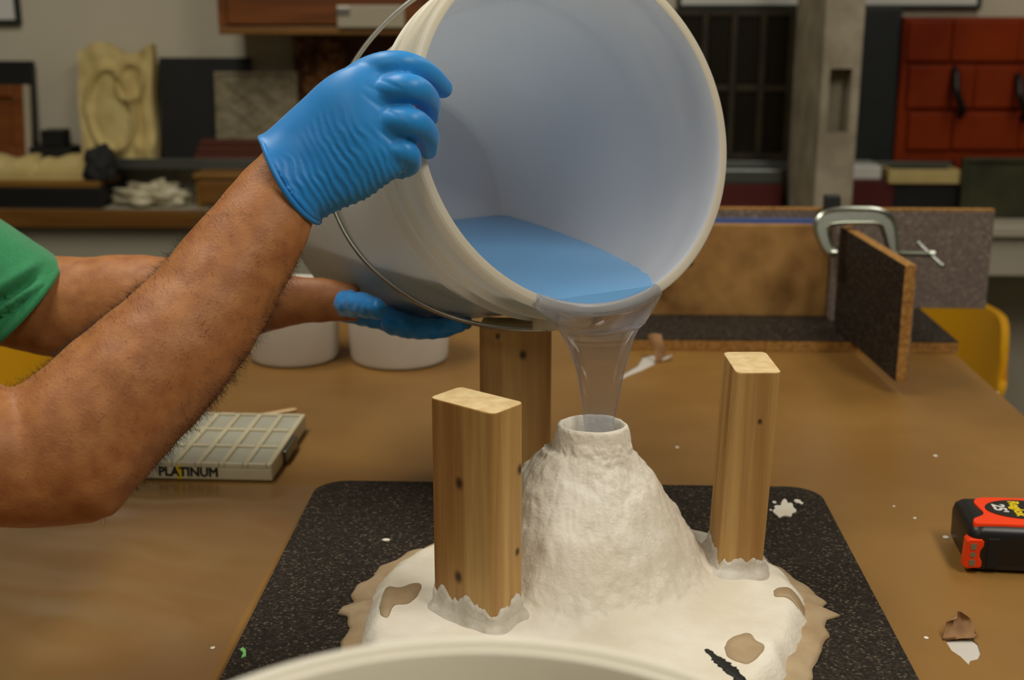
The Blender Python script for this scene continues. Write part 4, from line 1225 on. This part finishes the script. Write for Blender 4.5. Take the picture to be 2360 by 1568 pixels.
# face details and hair
for s in (-1, 1):
    v, f = capsule_geo([(-0.627, 1.03 + s * 0.030, 0.7045), (-0.626, 1.03 + s * 0.034, 0.7045)], [0.0115, 0.0115], 16, 8)
    e = mesh('eye', v, f, MAT['eye'], pe, True)
    v, f = capsule_geo([(-0.6175, 1.03 + s * 0.031, 0.7035), (-0.6165, 1.03 + s * 0.031, 0.7033)], [0.0045, 0.0045], 14, 6)
    mesh('iris', v, f, MAT['iris'], e, True)
    v, f = capsule_geo([(-0.618, 1.03 + s * 0.015, 0.7275), (-0.612, 1.03 + s * 0.03, 0.732), (-0.626, 1.03 + s * 0.048, 0.728)], [0.004, 0.005, 0.003], 10, 12)
    mesh('eyebrow', v, f, MAT['hair'], pe, True)
v, f = capsule_geo([(-0.632, 1.008, 0.636), (-0.621, 1.03, 0.638), (-0.632, 1.052, 0.636)], [0.0055, 0.008, 0.0055], 12, 12)
mesh('mouth', v, f, MAT['lip'], pe, True)
hr = [(-0.765, 1.03, 0.665, 0.06, 0.078, 0.3), (-0.755, 1.03, 0.70, 0.078, 0.084, 0.3), (-0.742, 1.03, 0.74, 0.092, 0.087, 0.3), (-0.735, 1.03, 0.785, 0.088, 0.079, 0.3), (-0.738, 1.03, 0.822, 0.062, 0.055, 0.3), (-0.74, 1.03, 0.836, 0.02, 0.02, 0.3)]
Q = cat(hr, 20); hv, hf = body_geo([tuple(q) for q in Q])
hv = np.array([p + np.array([0, 0, 0.004]) * nz(p, 90, 2) for p in hv])
mesh('head_hair', hv, hf, MAT['hair'], pe, True)

# shirt: torso, near sleeve and far sleeve
tr2 = [(r[0] - 0.002, r[1], r[2] - (0.06 if i == 0 else 0), r[3] + 0.018, r[4] + 0.02, r[5]) for i, r in enumerate(tr[:7])]
Q = cat(tr2, 40); gs = body_geo([tuple(q) for q in Q])
sn = capsule_geo([(-0.87, 0.96, 0.42), (-0.80, 0.885, 0.425), (-0.70, 0.825, 0.37), (-0.62, 0.81, 0.325)], [0.10, 0.095, 0.088, 0.085], 28, 24)
# far sleeve: rings set by hand so that the hem opens towards the bucket
def sl_ring(x0, y0, x1, y1, D, bulge, thk, nc=44):
    A, B = atd(x0, y0, D), atd(x1, y1, D)
    c, h = (A + B) / 2, (B - A) / 2
    w = -dv * thk + (rv * bulge[0] - uv * bulge[1])
    t = np.arange(nc) * 2 * math.pi / nc
    return c + np.outer(np.cos(t), h) + np.outer(np.sin(t), w)
rr_ = [sl_ring(-560, 250, -620, 640, 1.20, (0, 0), 0.09), sl_ring(-350, 330, -420, 720, 1.225, (0.0, 0), 0.088), sl_ring(-170, 428, -250, 770, 1.25, (0.005, 0), 0.078), sl_ring(-20, 496, -160, 790, 1.26, (0.012, 0.004), 0.072),
       sl_ring(70, 548, -100, 805, 1.265, (0.020, 0.010), 0.068), sl_ring(128, 592, -72, 812, 1.27, (0.026, 0.014), 0.066), sl_ring(140, 604, -62, 818, 1.27, (0.027, 0.015), 0.066)]
def densify(L, n):
    A = np.array(L); S_ = A.shape
    return cat(A.reshape(S_[0], -1), n).reshape(n, S_[1], 3)
D_ = densify(rr_, 30)
sf = (D_.reshape(-1, 3), rings_faces(30, 44))
sv, sF, snn = fuse([gs, sn, sf], 0.0045, 5, 0.5)
out = []
ha, hb = atd(0, 690, 1.20), atd(140, 640, 1.20)
for v, n in zip(sv, snn):
    d = 0.004 * nz(v, 16, 5) + 0.0015 * nz(v, 40, 8)
    px = v - C0; zc = px @ dv; X = CX + F * (px @ rv) / zc; Yp = CY - F * (px @ uv) / zc
    if X > -250 and v[1] > 1.1:     # creases on the far sleeve, running along the arm
        q = (Yp - 655) + 0.62 * (X - 60)
        for q0, a, wd_ in ((0, -0.010, 13), (40, -0.006, 10), (-28, 0.005, 16), (22, 0.005, 10), (92, 0.002, 6)):
            d += a * math.exp(-((q - q0) / wd_) ** 2) * (1 if X < 60 else max(0.0, 1 - (X - 60) / 45))
    out.append(v + n * d)
shirt = mesh('shirt', out, sF, MAT['shirt'], pe, True)
tag(shirt, 'green cotton t-shirt')
# hem band of the far sleeve
V = np.vstack([rr_[-2] + 0.0 * rv, rr_[-2] * 0.4 + rr_[-1] * 0.6, rr_[-1]])
c0 = rr_[-2].mean(0)
V = np.vstack([c0 + (rr_[-2] - c0) * 1.015, (lambda a: a.mean(0) + (a - a.mean(0)) * 1.03)(rr_[-2] * 0.3 + rr_[-1] * 0.7), (lambda a: a.mean(0) + (a - a.mean(0)) * 1.02)(rr_[-1] * 1.3 - rr_[-2] * 0.3), (lambda a: a.mean(0) + (a - a.mean(0)) * 0.95)(rr_[-1] * 1.3 - rr_[-2] * 0.3), (lambda a: a.mean(0) + (a - a.mean(0)) * 0.95)(rr_[-2])])
Fc = rings_faces(5, 44, caps=False)
mesh('sleeve_hem', V, Fc, MAT['shirt'], pe, True)

# near glove: palm and five fingers fused into one skin, then wrinkled
palm = [sec(592, 314, 724, 518, 0.953, 0.80), sec(612, 308, 738, 506, 0.953, 0.76), sec(655, 270, 786, 482, 0.952, 0.62), sec(708, 220, 842, 458, 0.948, 0.50), sec(760, 174, 884, 430, 0.943, 0.44), sec(812, 150, 916, 408, 0.940, 0.38), sec(850, 146, 932, 392, 0.938, 0.30), sec(878, 150, 938, 380, 0.938, 0.20)]
gp_ = loft_geo(palm, 44, 54, 2.3)
def finger(rows, n=26):
    A = np.array([atd(x, y, D) for x, y, D, r in rows]); R = np.array([r for *_, r in rows]) / 1000
    return capsule_geo(A, R, 20, n)
fing = [
    finger([(785, 212, .953, 12.5), (842, 172, .947, 12.6), (900, 150, .940, 11.0), (948, 153, .942, 10.0), (990, 175, .957, 9.4), (1020, 203, .974, 8.2)]),
    finger([(790, 262, .953, 12), (858, 226, .944, 12.4), (915, 206, .931, 11.6), (957, 207, .931, 10.8), (985, 234, .950, 10.0), (989, 268, .975, 8.6)]),
    finger([(805, 312, .953, 12), (864, 294, .944, 12.2), (918, 280, .931, 11.4), (957, 284, .930, 10.8), (984, 312, .948, 9.8), (986, 345, .972, 8.0)]),
    finger([(825, 360, .952, 11.5), (878, 352, .943, 11.3), (918, 347, .935, 10.0), (943, 358, .937, 9.0), (945, 381, .950, 8.2), (920, 392, .964, 7.5)]),
    finger([(740, 330, .970, 15), (790, 270, .988, 13), (850, 225, 1.003, 10.5), (895, 210, 1.005, 9.5)]),
]
bead = []
gv, gf, gn = fuse([gp_] + fing, 0.0014, 20, 0.5)
out = []
for v, n in zip(gv, gn):
    px = v - C0; zc = px @ dv; X = CX + F * (px @ rv) / zc; Yp = CY - F * (px @ uv) / zc
    # coordinate along the forearm (s) and across it (q)
    s = (X - 665) * 0.72 - (Yp - 420) * 0.70
    q = (X - 665) * 0.70 + (Yp - 420) * 0.72
    wob = 14 * nz((X / 90, Yp / 90, 1), 1.0) + 6 * nz((X / 30, Yp / 30, 2), 1.0)
    mask = max(0.0, min(1.0, (q + 70) / 90)) * max(0.0, min(1.0, (235 - s) / 70)) * max(0.0, min(1.0, (s + 25) / 20))
    phase = (s + 0.30 * q + wob) / 19.0
    rdg = (0.5 + 0.5 * math.sin(phase * 2 * math.pi)) ** 2
    d = 0.0016 * (rdg - 0.3) * mask * (0.65 + 0.6 * nz((X / 50, Yp / 50, 7), 1.0))
    # stretch creases running from the knuckles towards the finger webs
    for (ax_, ay_, bx_, by_, dep) in ((862, 176, 925, 205, .0016), (842, 196, 898, 222, .0010), (860, 232, 915, 268, .0012), (835, 214, 890, 262, .0010), (880, 305, 935, 345, .0014), (868, 292, 925, 350, .0011), (850, 300, 905, 362, .0011), (842, 318, 890, 375, .0010), (828, 325, 868, 385, .0010), (875, 350, 895, 392, .0009)):
        tx, ty = bx_ - ax_, by_ - ay_; L2 = tx * tx + ty * ty
        f = ((X - ax_) * tx + (Yp - ay_) * ty) / L2
        if -0.3 < f < 1.3:
            e = ((X - ax_) * ty - (Yp - ay_) * tx) / math.sqrt(L2)
            d -= 0.35 * dep * math.exp(-(e / 4.5) ** 2) * math.exp(-((f - 0.5) / 0.5) ** 4)
    d += 0.0005 * nz((X / 60, Yp / 60, 5), 1.0)
    if s < -6: d += 0.0014 * math.exp(-((s + 14) / 6) ** 2)
    out.append(v + n * d)
gl = mesh('glove', out, gf, MAT['glove'], pe, True)
tag(gl, 'blue nitrile glove gripping the bucket rim')
# rolled cuff
A, B, tk = sec(598, 326, 726, 514, 0.952, 0.80)
T = np.cross((B - A), dv); T /= np.linalg.norm(T)
hh = (B - A) / 2 * 1.02; ww = np.cross(T, hh); ww = ww / np.linalg.norm(ww) * tk * 1.06
P = [(A + B) / 2 + math.cos(t) * hh + math.sin(t) * ww + T * 0.003 * math.sin(2 * t + 0.7) for t in np.linspace(0, 2 * math.pi, 60)]
V, Fc = tube_geo(np.array(P), 0.0022, 10)
mesh('glove_cuff', V, Fc, MAT['glove'], gl, True)

# far glove under the bucket base
palm2 = [sec(748, 655, 755, 740, 1.232, 0.72), sec(790, 668, 800, 744, 1.230, 0.72), sec(850, 690, 860, 758, 1.228, 0.85), sec(910, 712, 915, 768, 1.225, 0.95), sec(955, 726, 960, 770, 1.22, 1.0)]
gp2 = loft_geo(palm2, 40, 40, 2.3)
f2 = [finger([(905, 745, 1.20, 12), (960, 757, 1.185, 10.5), (1010, 757, 1.175, 9.5), (1058, 748, 1.17, 8.0)]),
      finger([(905, 742, 1.225, 12), (965, 753, 1.215, 10.5), (1020, 752, 1.205, 9.5), (1070, 742, 1.20, 8.0)]),
      finger([(905, 738, 1.25, 12), (965, 746, 1.245, 10.5), (1015, 744, 1.24, 9.5), (1060, 736, 1.235, 8.0)]),
      finger([(900, 732, 1.27, 11), (950, 738, 1.27, 9.5), (1000, 736, 1.265, 8.5), (1040, 730, 1.26, 7.5)]),
      finger([(800, 700, 1.20, 13), (840, 705, 1.165, 11), (870, 712, 1.145, 9.5)])]
gv2, gf2, gn2 = fuse([gp2] + f2, 0.002, 6, 0.5)
out = [v + n * (0.0012 * nz(v, 140, 4) + 0.0004 * math.sin(v[0] * 420 + 3 * nz(v, 30, 1))) for v, n in zip(gv2, gn2)]
g2o = mesh('glove', out, gf2, MAT['glove'], pe, True)
tag(g2o, 'blue nitrile glove under the bucket base')

# dark arm hairs standing along both outlines of the near forearm and the inner elbow
rg = np.random.default_rng(11)
ms = BVt; mn = BN
px = ms - C0; zc = px @ dv
X = CX + F * (px @ rv) / zc; Yp = CY - F * (px @ uv) / zc
along = (X - 130) * 0.62 - (Yp - 1080) * 0.78           # from the elbow towards the wrist
near = (zc < 1.06) & (X > -60) & (along > -60) & (along < 800)
idx = np.where(near)[0]
face = -(mn[idx] @ dv)
lft = (mn[idx] @ (-rv * 0.62 + uv * 0.78 * 0 + uv * 0.62))
wgt = 0.25 + 3.0 * np.exp(-(face / 0.3) ** 2) * (np.abs(lft) > 0.2)
wgt *= (along[idx] < 740) * np.clip((along[idx] - 40) / 160, 0.03, 1)
wgt /= wgt.sum()
pick = rg.choice(idx, 4200, replace=True, p=wgt)
HV, HF = [], []
adir = -(rv * 0.55 + uv * 0.83)         # hairs lie back towards the elbow, outwards
for i in pick:
    p = ms[i]; n = mn[i]
    L = rg.uniform(0.005, 0.014)
    gdir = adir * rg.uniform(-0.2, 0.9) + rv * rg.normal() * 0.35 + uv * rg.normal() * 0.35
    w0 = np.cross(n, dv); w0 = w0 / (np.linalg.norm(w0) + 1e-9) * 0.00010
    w1 = np.cross(n, w0); w1 = w1 / (np.linalg.norm(w1) + 1e-9) * 0.00010
    b0 = len(HV)
    for k, f in enumerate((0, 0.5, 1.0)):
        c = p - n * 0.0004 + n * L * f * (0.75 - 0.3 * f) + gdir * L * f * f * 0.7
        s_ = 1 - 0.75 * f
        HV += [c + w0 * s_, c - w0 * 0.5 * s_ + w1 * s_, c - w0 * 0.5 * s_ - w1 * s_]
    for k in range(2):
        for j in range(3):
            a = b0 + k * 3 + j; b = b0 + k * 3 + (j + 1) % 3
            HF.append((a, b, b + 3, a + 3))
ah = mesh('arm_hair', HV, HF, MAT['hair'], pe, True)
ah['kind'] = 'stuff'

# ------------------------------------------------------------------ two white cups behind
def cup(px, py, r, h, label):
    p = atz(px, py, 0.0)
    c = np.array([p[0], p[1] + r * 0.93, 0.0008])
    t = empty('plastic_tub', c, label, 'tub', 'white tubs behind the bucket')
    lathe('tub_wall', [(0.0, 0.002), (0.0, r * 0.86), (0.002, r * 0.91), (0.008, r * 0.94), (h, r), (h + 0.002, r + 0.003), (h + 0.006, r + 0.003), (h + 0.007, r + 0.001), (h + 0.005, r - 0.003), (0.008, r * 0.9), (0.004, r * 0.85), (0.004, 0.002)], MAT['cup'], t, c, (0, 0, 1), 64, 35)
cup(658, 851, 0.066, 0.095, 'white plastic tub behind the forearm, left of the two')
cup(907, 857, 0.072, 0.095, 'white plastic tub under the bucket, right of the two')

# ------------------------------------------------------------------ paint palette box marked PLATINUM
p1 = atz(628, 1112, 0.0); p0 = atz(250, 1104, 0.0); p2 = atz(700, 985, 0.0)
ux = (p1 - p0)[:2]; ux /= np.linalg.norm(ux); rotz = math.atan2(ux[1], ux[0])
W_, D_b, Hb = 0.205, 0.165, 0.018
M0 = Matrix.Translation((p1[0], p1[1], 0.0008)) @ Matrix.Rotation(rotz, 4, 'Z') @ Matrix.Translation((-W_, 0, 0))
cen = M0 @ Vector((W_ / 2, D_b / 2, 0))
pb = empty('palette_box', cen, 'cream plastic compartment box marked PLATINUM', 'box')
box('box_base', (0, 0, 0), (W_, D_b, Hb - 0.004), MAT['palette'], pb, 0.002, M0)
ncx, ncy = 8, 3
rim = 0.006
cw, chh = (W_ - rim) / ncx, (D_b - rim) / ncy
for i in range(ncx + 1):
    box('divider', (i * cw, 0.0, Hb - 0.0045), (i * cw + rim, D_b, Hb + 0.001), MAT['palette'], pb, 0.0015, M0)
for j in range(ncy + 1):
    for i in range(ncx):
        box('divider', (i * cw + rim, j * chh, Hb - 0.0045), ((i + 1) * cw, j * chh + rim, Hb + 0.001), MAT['palette'], pb, 0.001, M0)
for j in range(ncy):
    for i in range(ncx):
        box('compartment', (i * cw + rim, j * chh + rim, Hb - 0.0045), ((i + 1) * cw, (j + 1) * chh, Hb - 0.001), MAT['cell'], pb, 0.001, M0)
box('latch', (W_, D_b * 0.30, 0.002), (W_ + 0.004, D_b * 0.62, Hb - 0.003), MAT['aluminium'], pb, 0.001, M0)
Mt = M0 @ Matrix.Translation((W_ - 0.088, -0.0003, Hb / 2 - 0.0005)) @ Matrix.Rotation(math.pi / 2, 4, 'X')
text_mesh('lettering', 'PLATINUM', 0.0135, MAT['ink'], pb, Mt, 0.0003, 0.98, -0.00045)
box('yellow_dab', (W_ - 0.100, -0.0006, 0.001), (W_ - 0.095, 0.001, Hb - 0.002), MAT['yellow_ink'], pb, 0.0, M0)
a = atz(520, 968, 0.004); b = atz(684, 939, 0.004)
V, Fc = [], []
dirn = b - a; Ls = np.linalg.norm(dirn); dirn /= Ls
pn = np.cross([0, 0, 1.0], dirn)
st = [(0, 0.001), (0.003, 0.004), (0.01, 0.005), (Ls - 0.01, 0.005), (Ls - 0.003, 0.004), (Ls, 0.001)]
for s, w in st:
    for sy, sz in ((-1, 0), (1, 0), (1, 0.0018), (-1, 0.0018)):
        V.append(np.array([a[0], a[1], 0.0006]) + dirn * np.array([1, 1, 0]) * s + pn * w * sy + np.array([0, 0, sz]))
tag(mesh('craft_stick', V, rings_faces(len(st), 4), MAT['stick'], None, False), 'pale wooden craft stick lying behind the compartment box', 'stick')

# ------------------------------------------------------------------ tape measure
tmc = np.array([0.40, 1.045])
tm = empty('tape_measure', (tmc[0], tmc[1], 0), 'black and orange tape measure marked 25 at the right edge', 'tape measure')
# local frame: x to the right, y away; slightly turned
TH = 0.043
A = atz(2216, 1312, 0.0)
rt = math.radians(-4)
MT = Matrix.Translation((A[0] + 0.0015, A[1] - 0.0085, 0.0006)) @ Matrix.Rotation(rt, 4, 'Z')
tw, td = 0.084, 0.074
bpts = rrect(0, tw, 0, td, 0.009, 8)
bm = bmesh.new()
lv = [(0.0005, 0.006), (0.003, 0.0025), (0.008, 0.0005), (TH - 0.011, 0.0), (TH - 0.005, 0.0015), (TH - 0.0015, 0.005), (TH, 0.010)]
V = []
Q = np.array(bpts); cq = np.array([tw / 2, td / 2])
for z, ins in lv:
    k = 1 - ins / (tw / 2)
    for q in Q:
        p = cq + (q - cq) * k
        V.append(tuple(MT @ Vector((p[0], p[1], z))))
mesh('case', V, rings_faces(len(lv), len(Q)), MAT['blackrub'], tm, True, 50)
# orange shield on top with a notch at its left end
sh = [(0.028, td - 0.006), (0.020, td - 0.009), (0.0155, td - 0.018), (0.0165, td - 0.030), (0.0180, td - 0.040), (0.0165, td - 0.047), (0.012, td - 0.052), (0.006, td - 0.058), (0.0045, td - 0.066), (0.010, td - 0.0685), (0.030, td - 0.068), (0.055, td - 0.068), (0.079, td - 0.066), (0.079, td - 0.04), (0.077, td - 0.008), (0.05, td - 0.005)]
Q2 = cat(np.array(sh + [sh[0]]), 120)[:-1]
c2 = Q2.mean(0)
V = []
for f, h in ((1.0, -0.004), (1.0, 0.0004), (0.985, 0.0012), (0.55, 0.0016), (0.05, 0.0016)):
    for q in Q2:
        p = c2 + (q - c2) * f; V.append(tuple(MT @ Vector((p[0], p[1], TH + h))))
mesh('orange_shield', V, rings_faces(5, len(Q2)), MAT['orange'], tm, True, 50)
el = [(0.054 + 0.029 * math.cos(t) * (1.12 if math.cos(t) < 0 else 0.95), td - 0.034 + 0.0215 * math.sin(t)) for t in np.arange(0, 2 * math.pi, 0.13)]
prism('badge', el, TH + 0.001, TH + 0.0022, MAT['blackrub'], tm, 0.0003, MT)
for body, x, s, m_, wdt, y in (("25'", 0.0335, 0.0150, 'white_ink', 1.0, td - 0.034), ('Reglok', 0.0490, 0.0130, 'yellow_ink', 0.95, td - 0.0335), ('Lufkin', 0.0640, 0.0135, 'white_ink', 0.95, td - 0.034)):
    text_mesh('lettering', body, s, MAT[m_], tm, MT @ Matrix.Translation((x, y, TH + 0.0024)) @ Matrix.Rotation(-math.pi / 2, 4, 'Z'), 0.0002, wdt, 0.0004)
# orange hook housing on the front left corner
hk = [(0.0, 0.006), (0.001, 0.030), (0.003, 0.032), (0.0135, 0.032), (0.0155, 0.030), (0.0155, 0.026), (0.0128, 0.021), (0.0128, 0.016), (0.0150, 0.011), (0.0150, 0.007), (0.0135, 0.0055), (0.003, 0.0045)]
MH = MT @ Matrix.Translation((-0.0032, -0.0012, 0)) @ Matrix.Rotation(math.pi / 2, 4, 'X') @ Matrix.Translation((0, 0, -0.012))
hko = prism('hook_plate', hk, 0, 0.0125, MAT['orange'], tm, 0.0012, MH)
for z, sq in ((0.0255, 1), (0.0180, 0), (0.0105, 1)):
    pts = rrect(-0.0025, 0.0025, -0.0028, 0.0028, 0.0004, 2) if sq else [(0.0025 * math.cos(t), 0.0025 * math.sin(t)) for t in np.arange(0, 6.28, 0.4)]
    prism('hook_rivet', [(0.0066 + a, z + b) for a, b in pts], 0.0123, 0.0130, MAT['grey_dot'], tm, 0, MH)
box('tape_mouth', (0.0155, -0.0006, 0.005), (0.026, 0.006, 0.033), MAT['ink'], tm, 0.001, MT)

# ------------------------------------------------------------------ mould box at the far end of the table
def wp(px, py, Y): return atY(px, py, Y)
mb = empty('mould_box', (0.33, 1.86, 0.0), 'open mould box of grey melamine boards at the far end of the table', 'mould box')
a = atz(1440, 783, 0.018); b = atz(2205, 783, 0.018)
YB0 = 1.742
bs = box('base_core', (a[0] - 0.05, YB0, 0.0005), (b[0], 2.12, 0.0155), MAT['particle'], mb, 0.0)
box('base_face', (a[0] - 0.05, YB0, 0.0155), (b[0], 2.12, 0.017), MAT['melamine'], mb, 0.0)
YR = 1.885
ra = wp(1500, 520, YR); rb = wp(1916, 520, YR)
box('raw_panel', (ra[0], YR, 0.017), (rb[0], YR + 0.016, rb[2]), MAT['raw_panel'], mb, 0.001)
box('blue_tape', (ra[0], YR + 0.0145, rb[2] - 0.0005), (rb[0] - 0.01, YR + 0.018, rb[2] + 0.0075), MAT['blue_tape'], mb, 0.0005)
ga = wp(1560, 482, 1.95); gb = wp(2291, 482, 1.95)
box('grey_panel', (ga[0], 1.944, 0.017), (gb[0], 1.956, ga[2]), MAT['melamine_g'], mb, 0.0006)
box('grey_panel_edge', (ga[0], 1.944, ga[2] - 0.0005), (gb[0], 1.958, ga[2] + 0.003), MAT['particle'], mb, 0.0004)
# narrow upright batten at the clamp
ba_ = wp(1918, 530, YR); bb_ = wp(1956, 530, YR)
box('batten', (ba_[0], YR - 0.03, 0.017), (bb_[0], YR + 0.02, rb[2] + 0.004), MAT['melamine_g'], mb, 0.001)
# right panel, set askew and overhanging the front of the base
zt_, zb_ = 0.168, 0.0185
n0 = atz(2098, 612, zt_); f0 = atz(1962, 530, zt_)
dirp = (f0 - n0)[:2]; Lp = np.linalg.norm(dirp); dirp /= Lp
Mr = Matrix.Translation((n0[0], n0[1], 0)) @ Matrix.Rotation(math.atan2(dirp[1], dirp[0]) - math.pi / 2, 4, 'Z')
box('side_core', (-0.006, 0.0, zb_), (0.008, Lp + 0.03, zt_), MAT['particle'], mb, 0.0006, Mr)
box('side_face', (-0.0072, 0.0008, zb_ + 0.0008), (-0.006, Lp + 0.03, zt_ - 0.0008), MAT['melamine'], mb, 0.0, Mr)
box('side_face', (0.008, 0.0008, zb_ + 0.0008), (0.0092, Lp + 0.03, zt_ - 0.0008), MAT['melamine_g'], mb, 0.0, Mr)

# C-clamp over the panel
DC = 1.79
cl = empty('c_clamp', atd(1975, 560, DC), 'silver C-clamp gripping the side panel of the mould box', 'clamp')
fr = [(1922, 584), (1908, 572), (1896, 545), (1893, 520), (1905, 505), (1935, 499), (1980, 498), (2020, 500), (2042, 512), (2050, 535), (2054, 560), (2060, 582)]
P = cat([atd(x, y, DC) for x, y in fr], 60)
V = []
T = np.gradient(P, axis=0); T /= np.linalg.norm(T, axis=1)[:, None]
for k in range(60):
    o_ = np.cross(T[k], dv); o_ /= np.linalg.norm(o_)
    f = k / 59; hw = 0.0065 + 0.0065 * math.sin(math.pi * f)
    for a_, b_ in ((-1, -0.6), (-1, 0.6), (-0.75, 0.9), (-0.6, 0.35), (0.55, 0.35), (0.72, 1.0), (1, 0.7), (1, -0.6)):
        V.append(P[k] + o_ * a_ * hw - dv * b_ * 0.0095)
mesh('frame', V, rings_faces(60, 8), MAT['steel'], cl, True, 35)
sa, sb_ = atd(1930, 585, DC - 0.004), atd(2140, 586, DC + 0.0)
lathe('anvil', [(-0.004, 0.001), (-0.004, 0.006), (0.004, 0.006), (0.005, 0.004), (0.005, 0.001)], MAT['steel'], cl, atd(1920, 583, DC - 0.006), (sb_ - sa), 20)
s0 = atd(2030, 583, DC)
sd = (sb_ - s0); Lc = np.linalg.norm(sd)
pr = [(0, 0.001)]
for k in range(40):
    pr += [(Lc * k / 40, 0.0042), (Lc * (k + 0.5) / 40, 0.0034)]
pr += [(Lc, 0.0055), (Lc + 0.008, 0.0055), (Lc + 0.008, 0.001)]
lathe('screw', pr, MAT['steel'], cl, s0, sd, 16, 25)
hq = atd(2144, 586, DC)
tube('tommy_bar', [hq + np.array([0.012, -0.018, -0.012]), hq + np.array([-0.012, 0.018, 0.012])], 0.0022, MAT['steel'], cl)
for sg in (-1, 1):
    v, f = capsule_geo([hq + sg * np.array([0.012, -0.018, -0.012]), hq + sg * np.array([0.0122, -0.0182, -0.0122])], [0.0036, 0.0036], 12, 6)
    mesh('bar_knob', v, f, MAT['steel'], cl, True)
# second clamp: an upright bar clamp foot seen behind the first, and a thin pin behind the bucket
q0 = atd(1905, 450, 1.93)
c2_ = empty('bar_clamp', q0, 'dark clamp jaw with steel pin behind the C-clamp', 'clamp')
a = atY(1898, 448, 1.94); b = atY(1930, 505, 1.94)
box('jaw', (a[0], 1.925, b[2] - 0.02), (b[0], 1.943, a[2]), MAT['dark_frame'], c2_, 0.002)
pa, pbn = atY(1933, 462, 1.93), atY(1934, 500, 1.93)
tube('steel_pin', [pbn - np.array([0, 0, 0.02]), pbn, pa], 0.0038, MAT['steel'], c2_, 10)
pn_ = atY(1590, 606, 1.83)
c3 = empty('clamp_screw', pn_, 'thin dark screw rod with a small ball knob beside the bucket', 'clamp')
tube('rod', [pn_, atY(1548, 640, 1.85), (atY(1510, 668, 1.884))], 0.0032, MAT['dark_frame'], c3, 10)
v, f = capsule_geo([pn_, pn_ + 0.0003], [0.006, 0.006], 14, 6)
mesh('ball_knob', v, f, MAT['wire'], c3, True)

# ------------------------------------------------------------------ yellow shell chairs
def chair(loc, rot, label):
    t = empty('shell_chair', loc, label, 'chair', 'yellow shell chairs')
    R = Matrix.Translation(loc) @ Matrix.Rotation(rot, 4, 'Z')
    def put(V): return [tuple(R @ Vector(p)) for p in V]
    # backrest, faces +y in its own frame
    nx, nz2 = 20, 16
    def shellV(fn, th_):
        V = []
        for sgn in (0, 1):
            for j in range(nz2):
                for i in range(nx):
                    V.append(fn(i / (nx - 1) * 2 - 1, j / (nz2 - 1), sgn * th_))
        k = nx * nz2; Fc = []
        for j in range(nz2 - 1):
            for i in range(nx - 1):
                a = j * nx + i; Fc += [(a, a + 1, a + nx + 1, a + nx), (k + a, k + a + nx, k + a + nx + 1, k + a + 1)]
        for i in range(nx - 1):
            a = (nz2 - 1) * nx + i; Fc += [(i, k + i, k + i + 1, i + 1), (a, a + 1, k + a + 1, k + a)]
        for j in range(nz2 - 1):
            a = j * nx; c = a + nx - 1; Fc += [(a, a + nx, k + a + nx, k + a), (c, k + c, k + c + nx, c + nx)]
        return V, Fc
    def back(u, v, t_):
        w = 0.20 * (1 - 0.5 * max(0, v - 0.72) ** 2 * 6 * abs(u) ** 1.0 * 0.6)
        zz = 0.46 + 0.35 * v - 0.10 * (abs(u) ** 6) * v ** 4
        return (u * w, -0.19 - 0.07 * v + 0.05 * u * u - t_, zz)
    def seat(u, v, t_):
        return (u * 0.20, -0.19 + 0.40 * v, 0.455 + 0.012 * u * u - 0.02 * math.exp(-((v - 0.95) / 0.12) ** 2) - t_)
    V, Fc = shellV(back, 0.016); mesh('backrest', put(V), Fc, MAT['yellow'], t, True, 40)
    V, Fc = shellV(seat, 0.014); mesh('seat', put(V), Fc, MAT['yellow'], t, True, 40)
    for sx_ in (-1, 1):
        for sy_ in (-1, 1):
            tube('leg', put([(sx_ * 0.17, sy_ * 0.16, 0.442), (sx_ * 0.195, sy_ * 0.20, 0.0)]), 0.011, MAT['wire'], t, 10)
    return t
chair((0.565, 2.37, FZ), math.radians(103), 'yellow shell chair behind the right end of the table')
chair((-1.02, 2.05, FZ), math.radians(190), 'yellow shell chair at the left, mostly hidden by the arms')

# ------------------------------------------------------------------ pail in the foreground
pr_, pz = 0.132, 0.25
fp = atz(1132, 1462, pz)
pc = np.array([fp[0], fp[1] - pr_, 0.0])
pl = empty('foreground_pail', pc, 'cream plastic pail rim cut off at the bottom of the picture', 'pail')
lathe('pail_wall', [(0.0005, 0.003), (0.0005, 0.106), (0.004, 0.110), (0.20, 0.125), (0.203, 0.129), (0.208, 0.129), (0.211, 0.126), (pz - 0.014, 0.1275), (pz - 0.013, 0.1310), (pz - 0.002, 0.1318), (pz, 0.1300), (pz, 0.1255), (pz - 0.002, 0.1245), (pz - 0.003, 0.1220),
                    (pz - 0.001, 0.1212), (pz - 0.001, 0.1195), (pz - 0.006, 0.1185), (pz - 0.03, 0.1175), (0.02, 0.104), (0.006, 0.100), (0.004, 0.003)], MAT['pail'], pl, pc, (0, 0, 1), 128, 40)
